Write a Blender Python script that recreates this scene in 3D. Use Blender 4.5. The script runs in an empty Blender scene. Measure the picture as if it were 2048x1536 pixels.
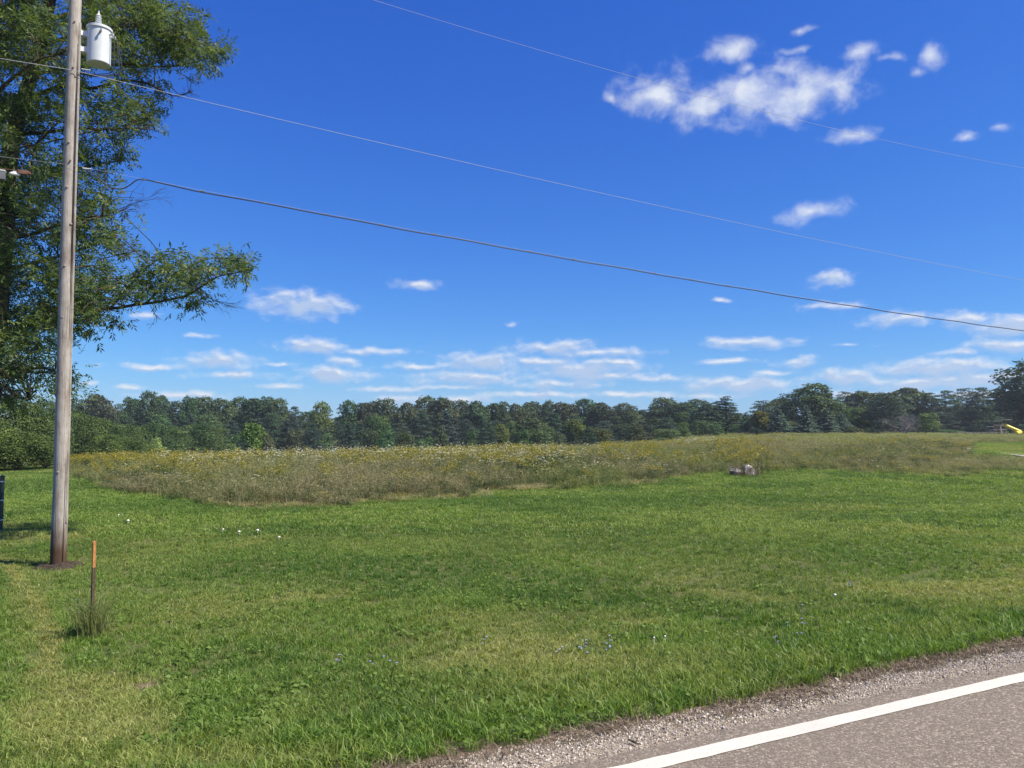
import bpy, math, random
import numpy as np
from mathutils import Vector, Matrix
R = math.radians
rng = np.random.default_rng(7)
random.seed(7)
sc = bpy.context.scene
col = sc.collection

# ------------------------------------------------------------------ camera
FPX, CX, CY, HOR = 1541.0, 1024.0, 768.0, 850.0      # photograph: 2048 x 1536
PITCH = math.atan((HOR - CY) / FPX)
CAMZ = 1.7
cam_d = bpy.data.cameras.new('camera')
cam_d.sensor_width = 36.0
cam_d.lens = 36.0 * FPX / 2048.0
cam_d.clip_start, cam_d.clip_end = 0.05, 20000
cam = bpy.data.objects.new('camera', cam_d)
cam.location = (0, 0, CAMZ)
cam.rotation_euler = (R(90) + PITCH, 0, 0)
col.objects.link(cam)
sc.camera = cam

# ------------------------------------------------------------------ exposure, sun, sky
sc.view_settings.view_transform = 'Standard'
sc.view_settings.look = 'None'
EXPOSURE = 0.8
sc.view_settings.exposure = EXPOSURE
sc.view_settings.gamma = 1.0
sc.view_settings.use_curve_mapping = False
SUN_EL = R(51)
SUN_H = Vector((0.955, -0.297, 0)).normalized()       # horizontal direction towards the sun
SUN_DIR = Vector((SUN_H.x * math.cos(SUN_EL), SUN_H.y * math.cos(SUN_EL), math.sin(SUN_EL)))
sun_d = bpy.data.lights.new('sun', 'SUN')
sun_d.energy = 4.8
sun_d.angle = R(0.53)
sun_d.color = (1.0, 0.90, 0.73)
sun = bpy.data.objects.new('sun', sun_d)
sun.rotation_euler = (-SUN_DIR).to_track_quat('-Z', 'Y').to_euler()
sun.location = (30, -20, 60)
col.objects.link(sun)

SKY_CAL = 0.10                      # display level the sky's tone curve is drawn for
SKY_STRENGTH = SKY_CAL * 2 ** -EXPOSURE
world = bpy.data.worlds.new('World')
sc.world = world
world.use_nodes = True
world.cycles.sampling_method = 'MANUAL'
world.cycles.sample_map_resolution = 512

def pix_angles(px, py):
    u, v = (px - CX) / FPX, (CY - py) / FPX
    d = np.array([u, math.cos(PITCH) - v * math.sin(PITCH), math.sin(PITCH) + v * math.cos(PITCH)])
    d /= np.linalg.norm(d)
    return math.atan2(d[0], d[1]), math.asin(d[2])

# cumulus seen in the photograph: centre, half sizes (photo pixels), thinness
CLOUDS = [
 (1292,188,66,50,0),(1375,218,72,42,.12),(1470,195,72,52,0),(1560,190,90,48,-.05),(1650,165,75,38,0),(1545,138,85,26,.3),
 (1440,96,58,26,.05),(1470,138,30,18,.25),(1580,96,48,12,.4),(1690,105,60,22,.3),(1765,108,60,16,.5),(1844,106,28,30,.05),(1815,140,28,18,.45),
 (1675,267,48,16,.1),(1600,425,82,18,.12),(1910,272,28,14,.15),(1975,252,30,12,.3),(1580,60,36,10,.45),(1200,195,20,20,.5),
 (606,610,70,21,-.1),(540,604,30,10,.4),(838,571,42,8,.15),(1663,560,36,13,0),(620,692,56,13,0),(730,702,85,9,.3),(693,724,24,10,0),
 (665,750,54,13,-.1),(440,722,70,15,0),(310,734,90,8,.3),(470,750,90,8,.25),(970,725,75,15,-.05),(830,732,70,8,.25),
 (940,755,105,14,.05),(1105,695,60,13,0),(1200,706,80,10,.12),(1165,738,100,16,0),(1120,768,95,10,.1),(1310,757,80,9,.25),
 (1495,685,85,11,.1),(1598,725,34,11,0),(1465,722,75,7,.3),(1665,612,62,10,.3),(1790,638,70,13,.15),(1920,638,52,14,.1),
 (2030,652,70,20,-.1),(2010,690,70,13,0),(1880,735,110,19,0),(1850,765,125,16,0),(1690,755,48,12,-.05),(1490,768,95,15,0),
 (1960,762,85,15,0),(930,800,45,8,0),(800,798,40,10,0),(780,778,75,7,.2),(350,790,75,10,.15),(1250,790,90,8,.25),(1020,650,14,6,.3),
 (690,395,30,14,.75),(300,632,36,9,.3),(400,670,60,6,.5),(180,766,40,6,.4),(1240,725,60,8,.2),(1090,722,70,9,.1),(1210,752,90,10,.1),(1080,790,120,8,.2),(1420,790,120,8,.2),(1560,745,50,7,.3),(1760,790,120,9,.15),(1920,705,60,8,.2),(560,775,60,6,.3),(560,728,40,6,.35),(900,775,80,6,.3),(1960,790,100,10,.1),(260,775,40,6,.4),(1690,690,60,6,.45),(1440,602,30,6,.35),(20,735,50,14,0)]

def build_world():
    nt = world.node_tree
    nt.nodes.clear()
    N, L = nt.nodes.new, nt.links.new
    def math_(op, a, b=None, c=None):
        m = N('ShaderNodeMath'); m.operation = op
        for s_, v in zip(m.inputs, (a, b, c)):
            if v is None: continue
            if isinstance(v, (int, float)): s_.default_value = v
            else: L(v, s_)
        return m.outputs[0]
    def cloud_group(name, clouds, warp, stretch, scale, rough, amp, lo, hi, fat=1.2):
        """density of a set of clouds for a direction given as (azimuth, elevation)"""
        g = bpy.data.node_groups.new(name, 'ShaderNodeTree')
        g.interface.new_socket('Vec', in_out='INPUT', socket_type='NodeSocketVector')
        g.interface.new_socket('Dens', in_out='OUTPUT', socket_type='NodeSocketFloat')
        GN, GL = g.nodes.new, g.links.new
        gi, go = GN('NodeGroupInput'), GN('NodeGroupOutput')
        # a gentle warp so that no outline stays an ellipse
        wn = GN('ShaderNodeTexNoise'); wn.inputs['Scale'].default_value = 26; wn.inputs['Detail'].default_value = 2
        GL(gi.outputs[0], wn.inputs['Vector'])
        ws = GN('ShaderNodeVectorMath'); ws.operation = 'MULTIPLY_ADD'
        GL(wn.outputs['Color'], ws.inputs[0]); ws.inputs[1].default_value = (*warp, 0); ws.inputs[2].default_value = (-warp[0] / 2, -warp[1] / 2, 0)
        wv = GN('ShaderNodeVectorMath'); wv.operation = 'ADD'
        GL(gi.outputs[0], wv.inputs[0]); GL(ws.outputs[0], wv.inputs[1])
        prev = None
        for (px, py, rx, ry, w) in clouds:
            a, e = pix_angles(px, py)
            ax = abs(pix_angles(px + rx, py)[0] - a); ey = abs(pix_angles(px, py - ry)[1] - e)
            m = GN('ShaderNodeMapping'); m.vector_type = 'TEXTURE'
            m.inputs['Location'].default_value = (a, e, 0)
            m.inputs['Scale'].default_value = (ax * fat, ey * fat, 1)
            if prev is None:
                GL(wv.outputs[0], m.inputs['Vector'])
            else:                       # a vanishing term keeps the shader evaluating one cloud after the other
                ez = GN('ShaderNodeMath'); ez.operation = 'MULTIPLY'; ez.inputs[1].default_value = 1e-9; GL(prev.outputs[0], ez.inputs[0])
                ev = GN('ShaderNodeVectorMath'); ev.operation = 'ADD'; GL(wv.outputs[0], ev.inputs[0]); GL(ez.outputs[0], ev.inputs[1])
                GL(ev.outputs[0], m.inputs['Vector'])
            ln = GN('ShaderNodeVectorMath'); ln.operation = 'LENGTH'
            GL(m.outputs[0], ln.inputs[0])
            ad = GN('ShaderNodeMath'); ad.operation = 'ADD'; ad.inputs[1].default_value = w
            GL(ln.outputs['Value'], ad.inputs[0])
            if prev is None:
                prev = ad
            else:
                mn = GN('ShaderNodeMath'); mn.operation = 'SMOOTH_MIN'; mn.inputs[2].default_value = 0.25
                GL(prev.outputs[0], mn.inputs[0]); GL(ad.outputs[0], mn.inputs[1]); prev = mn
        st = GN('ShaderNodeVectorMath'); st.operation = 'MULTIPLY'; st.inputs[1].default_value = (1, stretch, 1)
        GL(wv.outputs[0], st.inputs[0])
        if prev is None:                # scattered low cumulus round the rest of the sky
            ms = GN('ShaderNodeVectorMath'); ms.operation = 'MULTIPLY'; ms.inputs[1].default_value = (1, 4, 1)
            GL(gi.outputs[0], ms.inputs[0])
            bn = GN('ShaderNodeTexNoise'); bn.inputs['Scale'].default_value = 7; bn.inputs['Detail'].default_value = 1
            GL(ms.outputs[0], bn.inputs['Vector'])
            sp_ = GN('ShaderNodeSeparateXYZ'); GL(gi.outputs[0], sp_.inputs[0])
            m1 = GN('ShaderNodeMath'); m1.operation = 'MULTIPLY_ADD'; m1.inputs[1].default_value = -6; m1.inputs[2].default_value = 4.1
            GL(bn.outputs[0], m1.inputs[0])
            prev = GN('ShaderNodeMath'); prev.operation = 'MULTIPLY_ADD'; prev.inputs[1].default_value = 2.2
            GL(sp_.outputs[1], prev.inputs[0]); GL(m1.outputs[0], prev.inputs[2])
        fn = GN('ShaderNodeTexNoise'); fn.inputs['Scale'].default_value = scale; fn.inputs['Detail'].default_value = 5
        fn.inputs['Roughness'].default_value = rough
        GL(st.outputs[0], fn.inputs['Vector'])
        na = GN('ShaderNodeMath'); na.operation = 'MULTIPLY_ADD'; na.inputs[1].default_value = -amp; na.inputs[2].default_value = amp / 2
        GL(fn.outputs[0], na.inputs[0])
        s = GN('ShaderNodeMath'); GL(prev.outputs[0], s.inputs[0]); GL(na.outputs[0], s.inputs[1])
        mr = GN('ShaderNodeMapRange'); mr.interpolation_type = 'SMOOTHSTEP'
        mr.inputs[1].default_value = hi; mr.inputs[2].default_value = lo
        mr.inputs[3].default_value = 0; mr.inputs[4].default_value = 1
        GL(s.outputs[0], mr.inputs[0]); GL(mr.outputs[0], go.inputs[0])
        return g

    tc = N('ShaderNodeTexCoord')
    nm = N('ShaderNodeVectorMath'); nm.operation = 'NORMALIZE'; L(tc.outputs['Generated'], nm.inputs[0])
    sp = N('ShaderNodeSeparateXYZ'); L(nm.outputs[0], sp.inputs[0])
    az = math_('ARCTAN2', sp.outputs[0], sp.outputs[1])
    el = math_('ARCSINE', sp.outputs[2])
    cv = N('ShaderNodeCombineXYZ'); L(az, cv.inputs[0]); L(el, cv.inputs[1])
    sky = N('ShaderNodeTexSky'); sky.sky_type = 'NISHITA'; sky.sun_disc = False
    sky.sun_elevation = SUN_EL
    sky.sun_rotation = math.atan2(SUN_H.x, SUN_H.y)
    sky.altitude = 200; sky.air_density = 1.0; sky.dust_density = 0.0; sky.ozone_density = 4.0
    # one tone curve per channel on the whole dome: the deep blue of clear late-summer air
    se = N('ShaderNodeSeparateColor'); L(sky.outputs[0], se.inputs[0])
    co = N('ShaderNodeCombineColor')
    for i, (tint, g_, k_) in enumerate(((.58, 1.30, 1.12), (.86, 1.05, .98), (1.30, .60, 1.00))):
        v = math_('MULTIPLY', se.outputs[i], tint * SKY_CAL)
        v = math_('POWER', v, g_)
        L(math_('MULTIPLY', v, k_ / SKY_CAL), co.inputs[i])
    skycol = co.outputs[0]
    K = 1.0 / SKY_CAL
    def bg(colour):
        b_ = N('ShaderNodeBackground'); b_.inputs['Strength'].default_value = SKY_STRENGTH; L(colour, b_.inputs['Color']); return b_.outputs[0]
    def cloud_bg(g, white, grey, alpha, off, sh_lo, sh_hi):  # cloud shading is painted: grey where the cloud lies denser towards the sun
        g1 = N('ShaderNodeGroup'); g1.node_tree = g; L(cv.outputs[0], g1.inputs[0])
        of = N('ShaderNodeVectorMath'); of.operation = 'ADD'; of.inputs[1].default_value = (*off, 0); L(cv.outputs[0], of.inputs[0])
        g2 = N('ShaderNodeGroup'); g2.node_tree = g; L(of.outputs[0], g2.inputs[0])
        sh = N('ShaderNodeMapRange'); sh.inputs[1].default_value = sh_lo; sh.inputs[2].default_value = sh_hi; L(g2.outputs[0], sh.inputs[0])
        cm = N('ShaderNodeMix'); cm.data_type = 'RGBA'
        cm.inputs['A'].default_value = (*[c * K for c in white], 1); cm.inputs['B'].default_value = (*[c * K for c in grey], 1)
        L(sh.outputs[0], cm.inputs['Factor'])
        mx = N('ShaderNodeMix'); mx.data_type = 'RGBA'
        L(math_('MULTIPLY', g1.outputs[0], alpha), mx.inputs['Factor']); L(skycol, mx.inputs['A']); L(cm.outputs['Result'], mx.inputs['B'])
        return bg(mx.outputs['Result'])
    def band(v, a, b):      # 1 between a and b
        return math_('MULTIPLY', math_('GREATER_THAN', v, a), math_('LESS_THAN', v, b))
    LOW = [c for c in CLOUDS if c[1] > 470]
    UP = [(c[0] + 22,) + c[1:] for c in CLOUDS if c[1] <= 470]
    sets = [(UP, 0.04, .66, .225, .56), ([c for c in LOW if c[0] < 1190], -.70, .0, -.02, .225), ([c for c in LOW if c[0] > 860], 0, .70, -.02, .225)]
    out = bg(skycol)
    for i, (cl, a0, a1, e0, e1) in enumerate(sets):
        if i == 0:
            g = cloud_group('clouds_high', cl, (.024, .018), 1.2, 26, .58, 2.35, -.35, 1.20)
            b_ = cloud_bg(g, (.86, .90, .96), (.62, .72, .90), .90, (.010, .012), .55, 1.3)
        else:
            g = cloud_group('clouds_low_%d' % i, cl, (.024, .010), 1.9, 36, .57, 2.2, -.05, 1.25, 1.36)
            b_ = cloud_bg(g, (.95, .95, .96), (.50, .62, .84), .90, (.0035, .0052), .08, .60)
        f = math_('MULTIPLY', band(az, a0, a1), band(el, e0, e1))
        ms = N('ShaderNodeMixShader'); L(f, ms.inputs[0]); L(out, ms.inputs[1]); L(b_, ms.inputs[2]); out = ms.outputs[0]
    g = cloud_group('clouds_around', [], (.030, .012), 1.75, 40, .60, 2.3, .10, 1.22)
    b_ = cloud_bg(g, (.95, .95, .96), (.52, .63, .84), .92, (.004, .0060), .02, .62)
    f = math_('MULTIPLY', math_('GREATER_THAN', math_('ABSOLUTE', az), .70), band(el, 0, .4))
    ms = N('ShaderNodeMixShader'); L(f, ms.inputs[0]); L(out, ms.inputs[1]); L(b_, ms.inputs[2]); out = ms.outputs[0]
    wo = N('ShaderNodeOutputWorld'); L(out, wo.inputs['Surface'])
build_world()
sc.cycles.max_bounces = 6
sc.cycles.diffuse_bounces = 3
sc.cycles.glossy_bounces = 2
sc.cycles.transmission_bounces = 4
sc.cycles.transparent_max_bounces = 4
sc.cycles.caustics_reflective = False
sc.cycles.caustics_refractive = False
sc.cycles.use_denoising = True

# ------------------------------------------------------------------ geometry of the place
RD = np.array([0.8993, 0.4373]); RD /= np.linalg.norm(RD)       # along the road
RN = np.array([-RD[1], RD[0]])                                 # away from the road, into the field
LINE_D = 3.255                                                  # camera to the white edge line

def sst(a, b, x):
    t = np.clip((np.asarray(x, float) - a) / (b - a), 0, 1)
    return t * t * (3 - 2 * t)

_NG = np.random.default_rng(3).random((256, 256))
def vnoise(x, y, scale=1.0):
    x = np.asarray(x, float) * scale; y = np.asarray(y, float) * scale
    xi, yi = np.floor(x).astype(int), np.floor(y).astype(int)
    fx, fy = x - xi, y - yi
    fx, fy = fx * fx * (3 - 2 * fx), fy * fy * (3 - 2 * fy)
    g = lambda i, j: _NG[i & 255, j & 255]
    return (g(xi, yi) * (1 - fx) + g(xi + 1, yi) * fx) * (1 - fy) + (g(xi, yi + 1) * (1 - fx) + g(xi + 1, yi + 1) * fx) * fy
def fbm(x, y, scale=1.0, o=4):
    r, a, t = 0, 1.0, 0
    for k in range(o):
        r = r + a * vnoise(np.asarray(x) + 17.3 * k, np.asarray(y) - 9.1 * k, scale * 2 ** k); t += a; a *= .5
    return r / t

def sdist(x, y):
    return x * RN[0] + y * RN[1] - LINE_D
def ground(x, y):
    x = np.asarray(x, float); y = np.asarray(y, float)
    s = sdist(x, y)
    z = np.interp(s, [-60, .10, .17, .48, .75, 2.0, 4.1, 6.3, 12.2, 30, 60],
                     [-.06, -.06, -.025, -.045, -.09, -.27, -.52, -.63, -.73, -.74, -.74])
    far = -1.35 + 1.45 * sst(-38, 34, x - .12 * (y - 40))
    z = z + (far + .74) * sst(22, 75, y) * sst(8, 20, s)
    # beyond the crest of the meadow the ground falls away on the left
    z = z - np.clip((y - 50) * .045, 0, 3.8) * (1 - sst(-25, 38, x - .1 * (y - 60)))
    amp = sst(1.3, 3, s)
    z = z + amp * (fbm(x, y, .23, 3) - .5) * .10 + amp * (fbm(x, y, 1.1, 2) - .5) * .035
    # the left lawn sits a little proud of the ditch by its mown edge
    return z

def ray(px, py):
    u, v = (px - CX) / FPX, (CY - py) / FPX
    return np.array([u, math.cos(PITCH) - v * math.sin(PITCH), math.sin(PITCH) + v * math.cos(PITCH)])
def at(px, py, Y):
    d = ray(px, py)
    return np.array([0, 0, CAMZ]) + d * (Y / d[1])
def on_ground(px, py):
    d = ray(px, py)
    lo, hi = 1.5, 1.5
    for Y in np.geomspace(1.5, 400, 900):
        p = np.array([0, 0, CAMZ]) + d * (Y / d[1])
        if p[2] <= float(ground(p[0], p[1])):
            hi = Y; break
        lo = Y
    for _ in range(25):
        m = .5 * (lo + hi); p = np.array([0, 0, CAMZ]) + d * (m / d[1])
        if p[2] <= float(ground(p[0], p[1])): hi = m
        else: lo = m
    return np.array([0, 0, CAMZ]) + d * (hi / d[1])
def project(x, y, z):
    c, s = math.cos(PITCH), math.sin(PITCH)
    dz = z - CAMZ
    depth = y * c + dz * s
    upc = -y * s + dz * c
    return CX + FPX * x / depth, CY - FPX * upc / depth, depth

# ------------------------------------------------------------------ materials
def mat(name, base=(.5, .5, .5), rough=.7, spec=.3, metal=0.0):
    m = bpy.data.materials.new(name); m.use_nodes = True
    nt = m.node_tree; b = nt.nodes['Principled BSDF']
    b.inputs['Base Color'].default_value = (*base, 1)
    b.inputs['Roughness'].default_value = rough
    b.inputs['Specular IOR Level'].default_value = spec
    b.inputs['Metallic'].default_value = metal
    return m, nt, b
def ramp(nt, fac, stops):
    r = nt.nodes.new('ShaderNodeValToRGB')
    e = r.color_ramp.elements
    e[0].position, e[0].color = stops[0][0], (*stops[0][1], 1)
    e[1].position, e[1].color = stops[-1][0], (*stops[-1][1], 1)
    for p, c in stops[1:-1]:
        k = e.new(p); k.color = (*c, 1)
    nt.links.new(fac, r.inputs[0])
    return r.outputs[0]
def noise(nt, scale, detail=4, rough=.55, vec=None, out=0):
    n = nt.nodes.new('ShaderNodeTexNoise')
    n.inputs['Scale'].default_value = scale; n.inputs['Detail'].default_value = detail; n.inputs['Roughness'].default_value = rough
    if vec is not None: nt.links.new(vec, n.inputs['Vector'])
    return n.outputs[out]
def coords(nt, kind='Object', scale=None):
    t = nt.nodes.new('ShaderNodeTexCoord').outputs[kind]
    if scale:
        m = nt.nodes.new('ShaderNodeMapping'); m.inputs['Scale'].default_value = scale
        nt.links.new(t, m.inputs['Vector']); t = m.outputs[0]
    return t
def mixc(nt, fac, a, b, mode='MIX'):
    m = nt.nodes.new('ShaderNodeMix'); m.data_type = 'RGBA'; m.blend_type = mode
    for s, v in ((m.inputs['Factor'], fac), (m.inputs['A'], a), (m.inputs['B'], b)):
        if isinstance(v, (int, float)): s.default_value = v
        elif isinstance(v, tuple): s.default_value = (*v, 1)
        else: nt.links.new(v, s)
    return m.outputs['Result']
def bump(nt, b, h, strength=.4, dist=.02):
    n = nt.nodes.new('ShaderNodeBump'); n.inputs['Strength'].default_value = strength; n.inputs['Distance'].default_value = dist
    nt.links.new(h, n.inputs['Height']); nt.links.new(n.outputs[0], b.inputs['Normal'])

def foliage(name, stops, transl=.35, rough=.5, spec=.25, instancer=None, objcol=False):
    """leaf material: per-leaf value 'v' picks the colour, light shines through the leaf"""
    m, nt, b = mat(name, rough=rough, spec=spec)
    a = nt.nodes.new('ShaderNodeAttribute'); a.attribute_name = 'v'
    c = ramp(nt, a.outputs['Fac'], stops)
    if instancer:
        i = nt.nodes.new('ShaderNodeAttribute'); i.attribute_name = 'dry'; i.attribute_type = 'INSTANCER'
        c2 = ramp(nt, a.outputs['Fac'], instancer)
        c = mixc(nt, i.outputs['Fac'], c, c2)
        dp = nt.nodes.new('ShaderNodeAttribute'); dp.attribute_name = 'deep'; dp.attribute_type = 'INSTANCER'
        c = mixc(nt, dp.outputs['Fac'], c, mixc(nt, 1.0, c, (.52, .64, .60), 'MULTIPLY'))
    if objcol:
        o = nt.nodes.new('ShaderNodeObjectInfo')
        c = mixc(nt, 1.0, c, o.outputs['Color'], 'MULTIPLY')
    nt.links.new(c, b.inputs['Base Color'])
    t = nt.nodes.new('ShaderNodeBsdfTranslucent')
    tc = mixc(nt, 1.0, c, (1.25, 1.2, .55), 'MULTIPLY')
    nt.links.new(tc, t.inputs['Color'])
    mx = nt.nodes.new('ShaderNodeMixShader'); mx.inputs[0].default_value = transl
    nt.links.new(b.outputs[0], mx.inputs[1]); nt.links.new(t.outputs[0], mx.inputs[2])
    nt.links.new(mx.outputs[0], nt.nodes['Material Output'].inputs['Surface'])
    return m

M = {}
M['grass'] = foliage('grass_blades', [(0, (.068, .148, .022)), (.55, (.152, .270, .042)), (1, (.32, .42, .10))], .42, .45, .3,
                     instancer=[(0, (.160, .200, .040)), (.5, (.32, .345, .095)), (1, (.49, .47, .21))])
M['weed'] = foliage('weed_leaves', [(0, (.06, .125, .02)), (1, (.16, .25, .05))], .4, .55, .25)
M['thatch'] = foliage('dead_thatch', [(0, (.085, .065, .048)), (.6, (.19, .155, .115)), (1, (.38, .32, .24))], .2, .8, .1)
M['straw'] = foliage('tall_grass', [(0, (.095, .142, .046)), (.5, (.205, .245, .090)), (1, (.42, .41, .21))], .4, .65, .15,
                     instancer=[(0, (.120, .128, .066)), (.5, (.235, .228, .132)), (1, (.46, .42, .27))])
M['palestraw'] = foliage('pale_bent_straw', [(0, (.15, .14, .06)), (.5, (.24, .215, .10)), (1, (.46, .41, .25))], .35, .7, .15)
M['forb'] = foliage('meadow_weeds', [(0, (.035, .065, .02)), (1, (.11, .16, .045))], .4, .55, .25)
M['goldenrod'] = foliage('goldenrod_flowers', [(0, (.17, .165, .03)), (1, (.38, .33, .055))], .35, .7, .1)
M['lace'] = foliage('lace_flowers', [(0, (.50, .52, .42)), (1, (.78, .79, .72))], .3, .7, .1)
M['leaf_ash'] = foliage('ash_leaves', [(0, (.048, .090, .034)), (.55, (.108, .165, .056)), (1, (.25, .29, .095))], .42, .5, .25)
M['leaf'] = foliage('tree_leaves', [(0, (.028, .050, .026)), (.6, (.066, .106, .046)), (1, (.135, .185, .070))], .28, .6, .2, objcol=True)
M['needle'] = foliage('tree_needles', [(0, (.026, .046, .034)), (.6, (.054, .088, .062)), (1, (.105, .145, .100))], .15, .6, .2, objcol=True)

def bark(name, dark, light, sx=(6, 6, 1.2)):
    m, nt, b = mat(name, rough=.9, spec=.1)
    v = coords(nt, 'Object', sx)
    n = noise(nt, 4, 6, .65, v)
    nt.links.new(ramp(nt, n, [(.3, dark), (.7, light)]), b.inputs['Base Color'])
    bump(nt, b, n, .6, .03)
    return m
M['bark'] = bark('bark', (.035, .028, .022), (.12, .10, .08))
M['twig'] = bark('grey_twigs', (.16, .14, .135), (.34, .30, .29))

def make_pole_wood():
    m, nt, b = mat('weathered_pole_wood', rough=.88, spec=.12)
    v = coords(nt, 'Object', (22, 22, .55))
    n1 = noise(nt, 3.2, 8, .7, v)
    v2 = coords(nt, 'Object', (60, 60, .8)); n2 = noise(nt, 3, 4, .6, v2)
    n3 = noise(nt, 1.6, 3, .5, coords(nt, 'Object'))
    c = ramp(nt, n1, [(.28, (.15, .128, .11)), (.5, (.28, .25, .222)), (.72, (.45, .41, .37))])
    c = mixc(nt, ramp(nt, n2, [(.33, (1, 1, 1)), (.43, (0, 0, 0))]), c, (.09, .075, .065))
    c = mixc(nt, ramp(nt, n3, [(.5, (0, 0, 0)), (.75, (.55, .55, .55))]), c, (.36, .28, .22))
    n4 = noise(nt, 5.5, 5, .62, coords(nt, 'Object', (1, 1, .45)))
    c = mixc(nt, ramp(nt, n4, [(.42, (.0, .0, .0)), (.62, (.75, .75, .75))]), c, mixc(nt, n1, (.33, .31, .285), (.52, .49, .455)))
    c = mixc(nt, ramp(nt, n4, [(.30, (.6, .6, .6)), (.42, (0, 0, 0))]), c, (.14, .115, .10))
    # damp, treated brown butt near the ground (a stain with its own ragged edge)
    sp = nt.nodes.new('ShaderNodeSeparateXYZ'); nt.links.new(coords(nt, 'Object'), sp.inputs[0])
    zz = nt.nodes.new('ShaderNodeMath'); zz.operation = 'MULTIPLY'; zz.inputs[1].default_value = .62; nt.links.new(sp.outputs[2], zz.inputs[0])
    ad = nt.nodes.new('ShaderNodeMath'); ad.operation = 'MULTIPLY_ADD'; ad.inputs[1].default_value = .7
    nt.links.new(n1, ad.inputs[0]); nt.links.new(zz.outputs[0], ad.inputs[2])
    f = ramp(nt, ad.outputs[0], [(.52, (.95, .95, .95)), (.88, (0, 0, 0))])
    c = mixc(nt, f, c, mixc(nt, n1, (.026, .014, .008), (.11, .060, .033)))
    nt.links.new(c, b.inputs['Base Color'])
    bump(nt, b, n1, .55, .012)
    return m
M['pole'] = make_pole_wood()

def plain_noisy(name, a, b_, scale=8, rough=.5, spec=.4, metal=0, bstr=0):
    m, nt, b = mat(name, rough=rough, spec=spec, metal=metal)
    n = noise(nt, scale, 5, .6, coords(nt, 'Object'))
    nt.links.new(ramp(nt, n, [(.3, a), (.7, b_)]), b.inputs['Base Color'])
    if bstr: bump(nt, b, n, bstr, .01)
    return m
M['tank'] = plain_noisy('grey_white_tank_paint', (.50, .54, .57), (.58, .61, .64), 5, .38, .5)
M['steel'] = plain_noisy('galvanised_steel', (.52, .54, .56), (.70, .71, .73), 30, .42, .5, .35)
M['porcelain'] = plain_noisy('grey_porcelain', (.50, .52, .54), (.6, .62, .64), 10, .25, .5)
M['rubber'] = plain_noisy('black_cable_sheath', (.016, .016, .018), (.035, .035, .038), 20, .5, .4)
M['alum'] = plain_noisy('aluminium_wire', (.34, .36, .40), (.42, .44, .48), 40, .8, .2, 0)
M['boxgrey'] = plain_noisy('grey_box_plastic', (.11, .115, .12), (.16, .165, .17), 12, .5, .4)
M['white'] = plain_noisy('white_plastic', (.62, .64, .66), (.74, .75, .76), 12, .5, .4)
M['rust'] = plain_noisy('rusty_brown_metal', (.10, .05, .035), (.22, .12, .085), 18, .85, .2)
M['orange'] = plain_noisy('faded_orange_paint', (.42, .19, .065), (.58, .31, .12), 14, .7, .25)
M['darksteel'] = plain_noisy('dark_brown_steel', (.07, .046, .034), (.18, .125, .09), 22, .75, .3)
M['fencegreen'] = plain_noisy('dark_green_post_paint', (.018, .032, .036), (.035, .055, .058), 12, .45, .45)
M['yellow'] = plain_noisy('yellow_plastic', (.72, .55, .02), (.82, .64, .03), 3, .4, .45)
M['timber'] = plain_noisy('brown_play_timber', (.07, .045, .03), (.15, .105, .07), 9, .8, .2)
M['timbergrey'] = plain_noisy('grey_play_timber', (.22, .20, .18), (.36, .33, .29), 9, .8, .2)
M['mushroom'] = plain_noisy('white_mushroom_cap', (.7, .66, .58), (.85, .82, .76), 60, .7, .2)
M['stone'] = plain_noisy('pale_field_stone', (.11, .105, .095), (.60, .59, .55), 4.5, .9, .2, 0, .7)
M['chicory'] = plain_noisy('blue_chicory_petals', (.22, .26, .62), (.35, .40, .75), 30, .7, .2)
M['soil'] = plain_noisy('dark_loose_soil', (.026, .021, .017), (.075, .06, .046), 14, .95, .1, 0, .8)
M['sunflower'] = plain_noisy('yellow_petals', (.42, .27, .02), (.55, .38, .03), 30, .7, .2)

def make_ground_mat():
    m, nt, b = mat('ground_soil_and_thatch', rough=.95, spec=.1)
    v = coords(nt, 'Object')
    n = noise(nt, 9, 8, .65, v); n2 = noise(nt, .5, 4, .6, v)
    c = ramp(nt, n, [(.3, (.045, .070, .020)), (.7, (.13, .155, .05))])
    c = mixc(nt, ramp(nt, n2, [(.4, (0, 0, 0)), (.65, (.5, .5, .5))]), c, (.12, .105, .05))
    at_ = nt.nodes.new('ShaderNodeAttribute'); at_.attribute_name = 'bare'
    c = mixc(nt, at_.outputs['Fac'], c, ramp(nt, n, [(.3, (.10, .07, .048)), (.7, (.24, .185, .135))]))
    g2 = noise(nt, 70, 3, .6, v)
    at2 = nt.nodes.new('ShaderNodeAttribute'); at2.attribute_name = 'gravel'
    c = mixc(nt, at2.outputs['Fac'], c, ramp(nt, g2, [(.35, (.16, .132, .102)), (.65, (.35, .305, .245))]))
    nt.links.new(c, b.inputs['Base Color'])
    bump(nt, b, g2, .7, .02)
    return m
M['ground'] = make_ground_mat()

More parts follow.
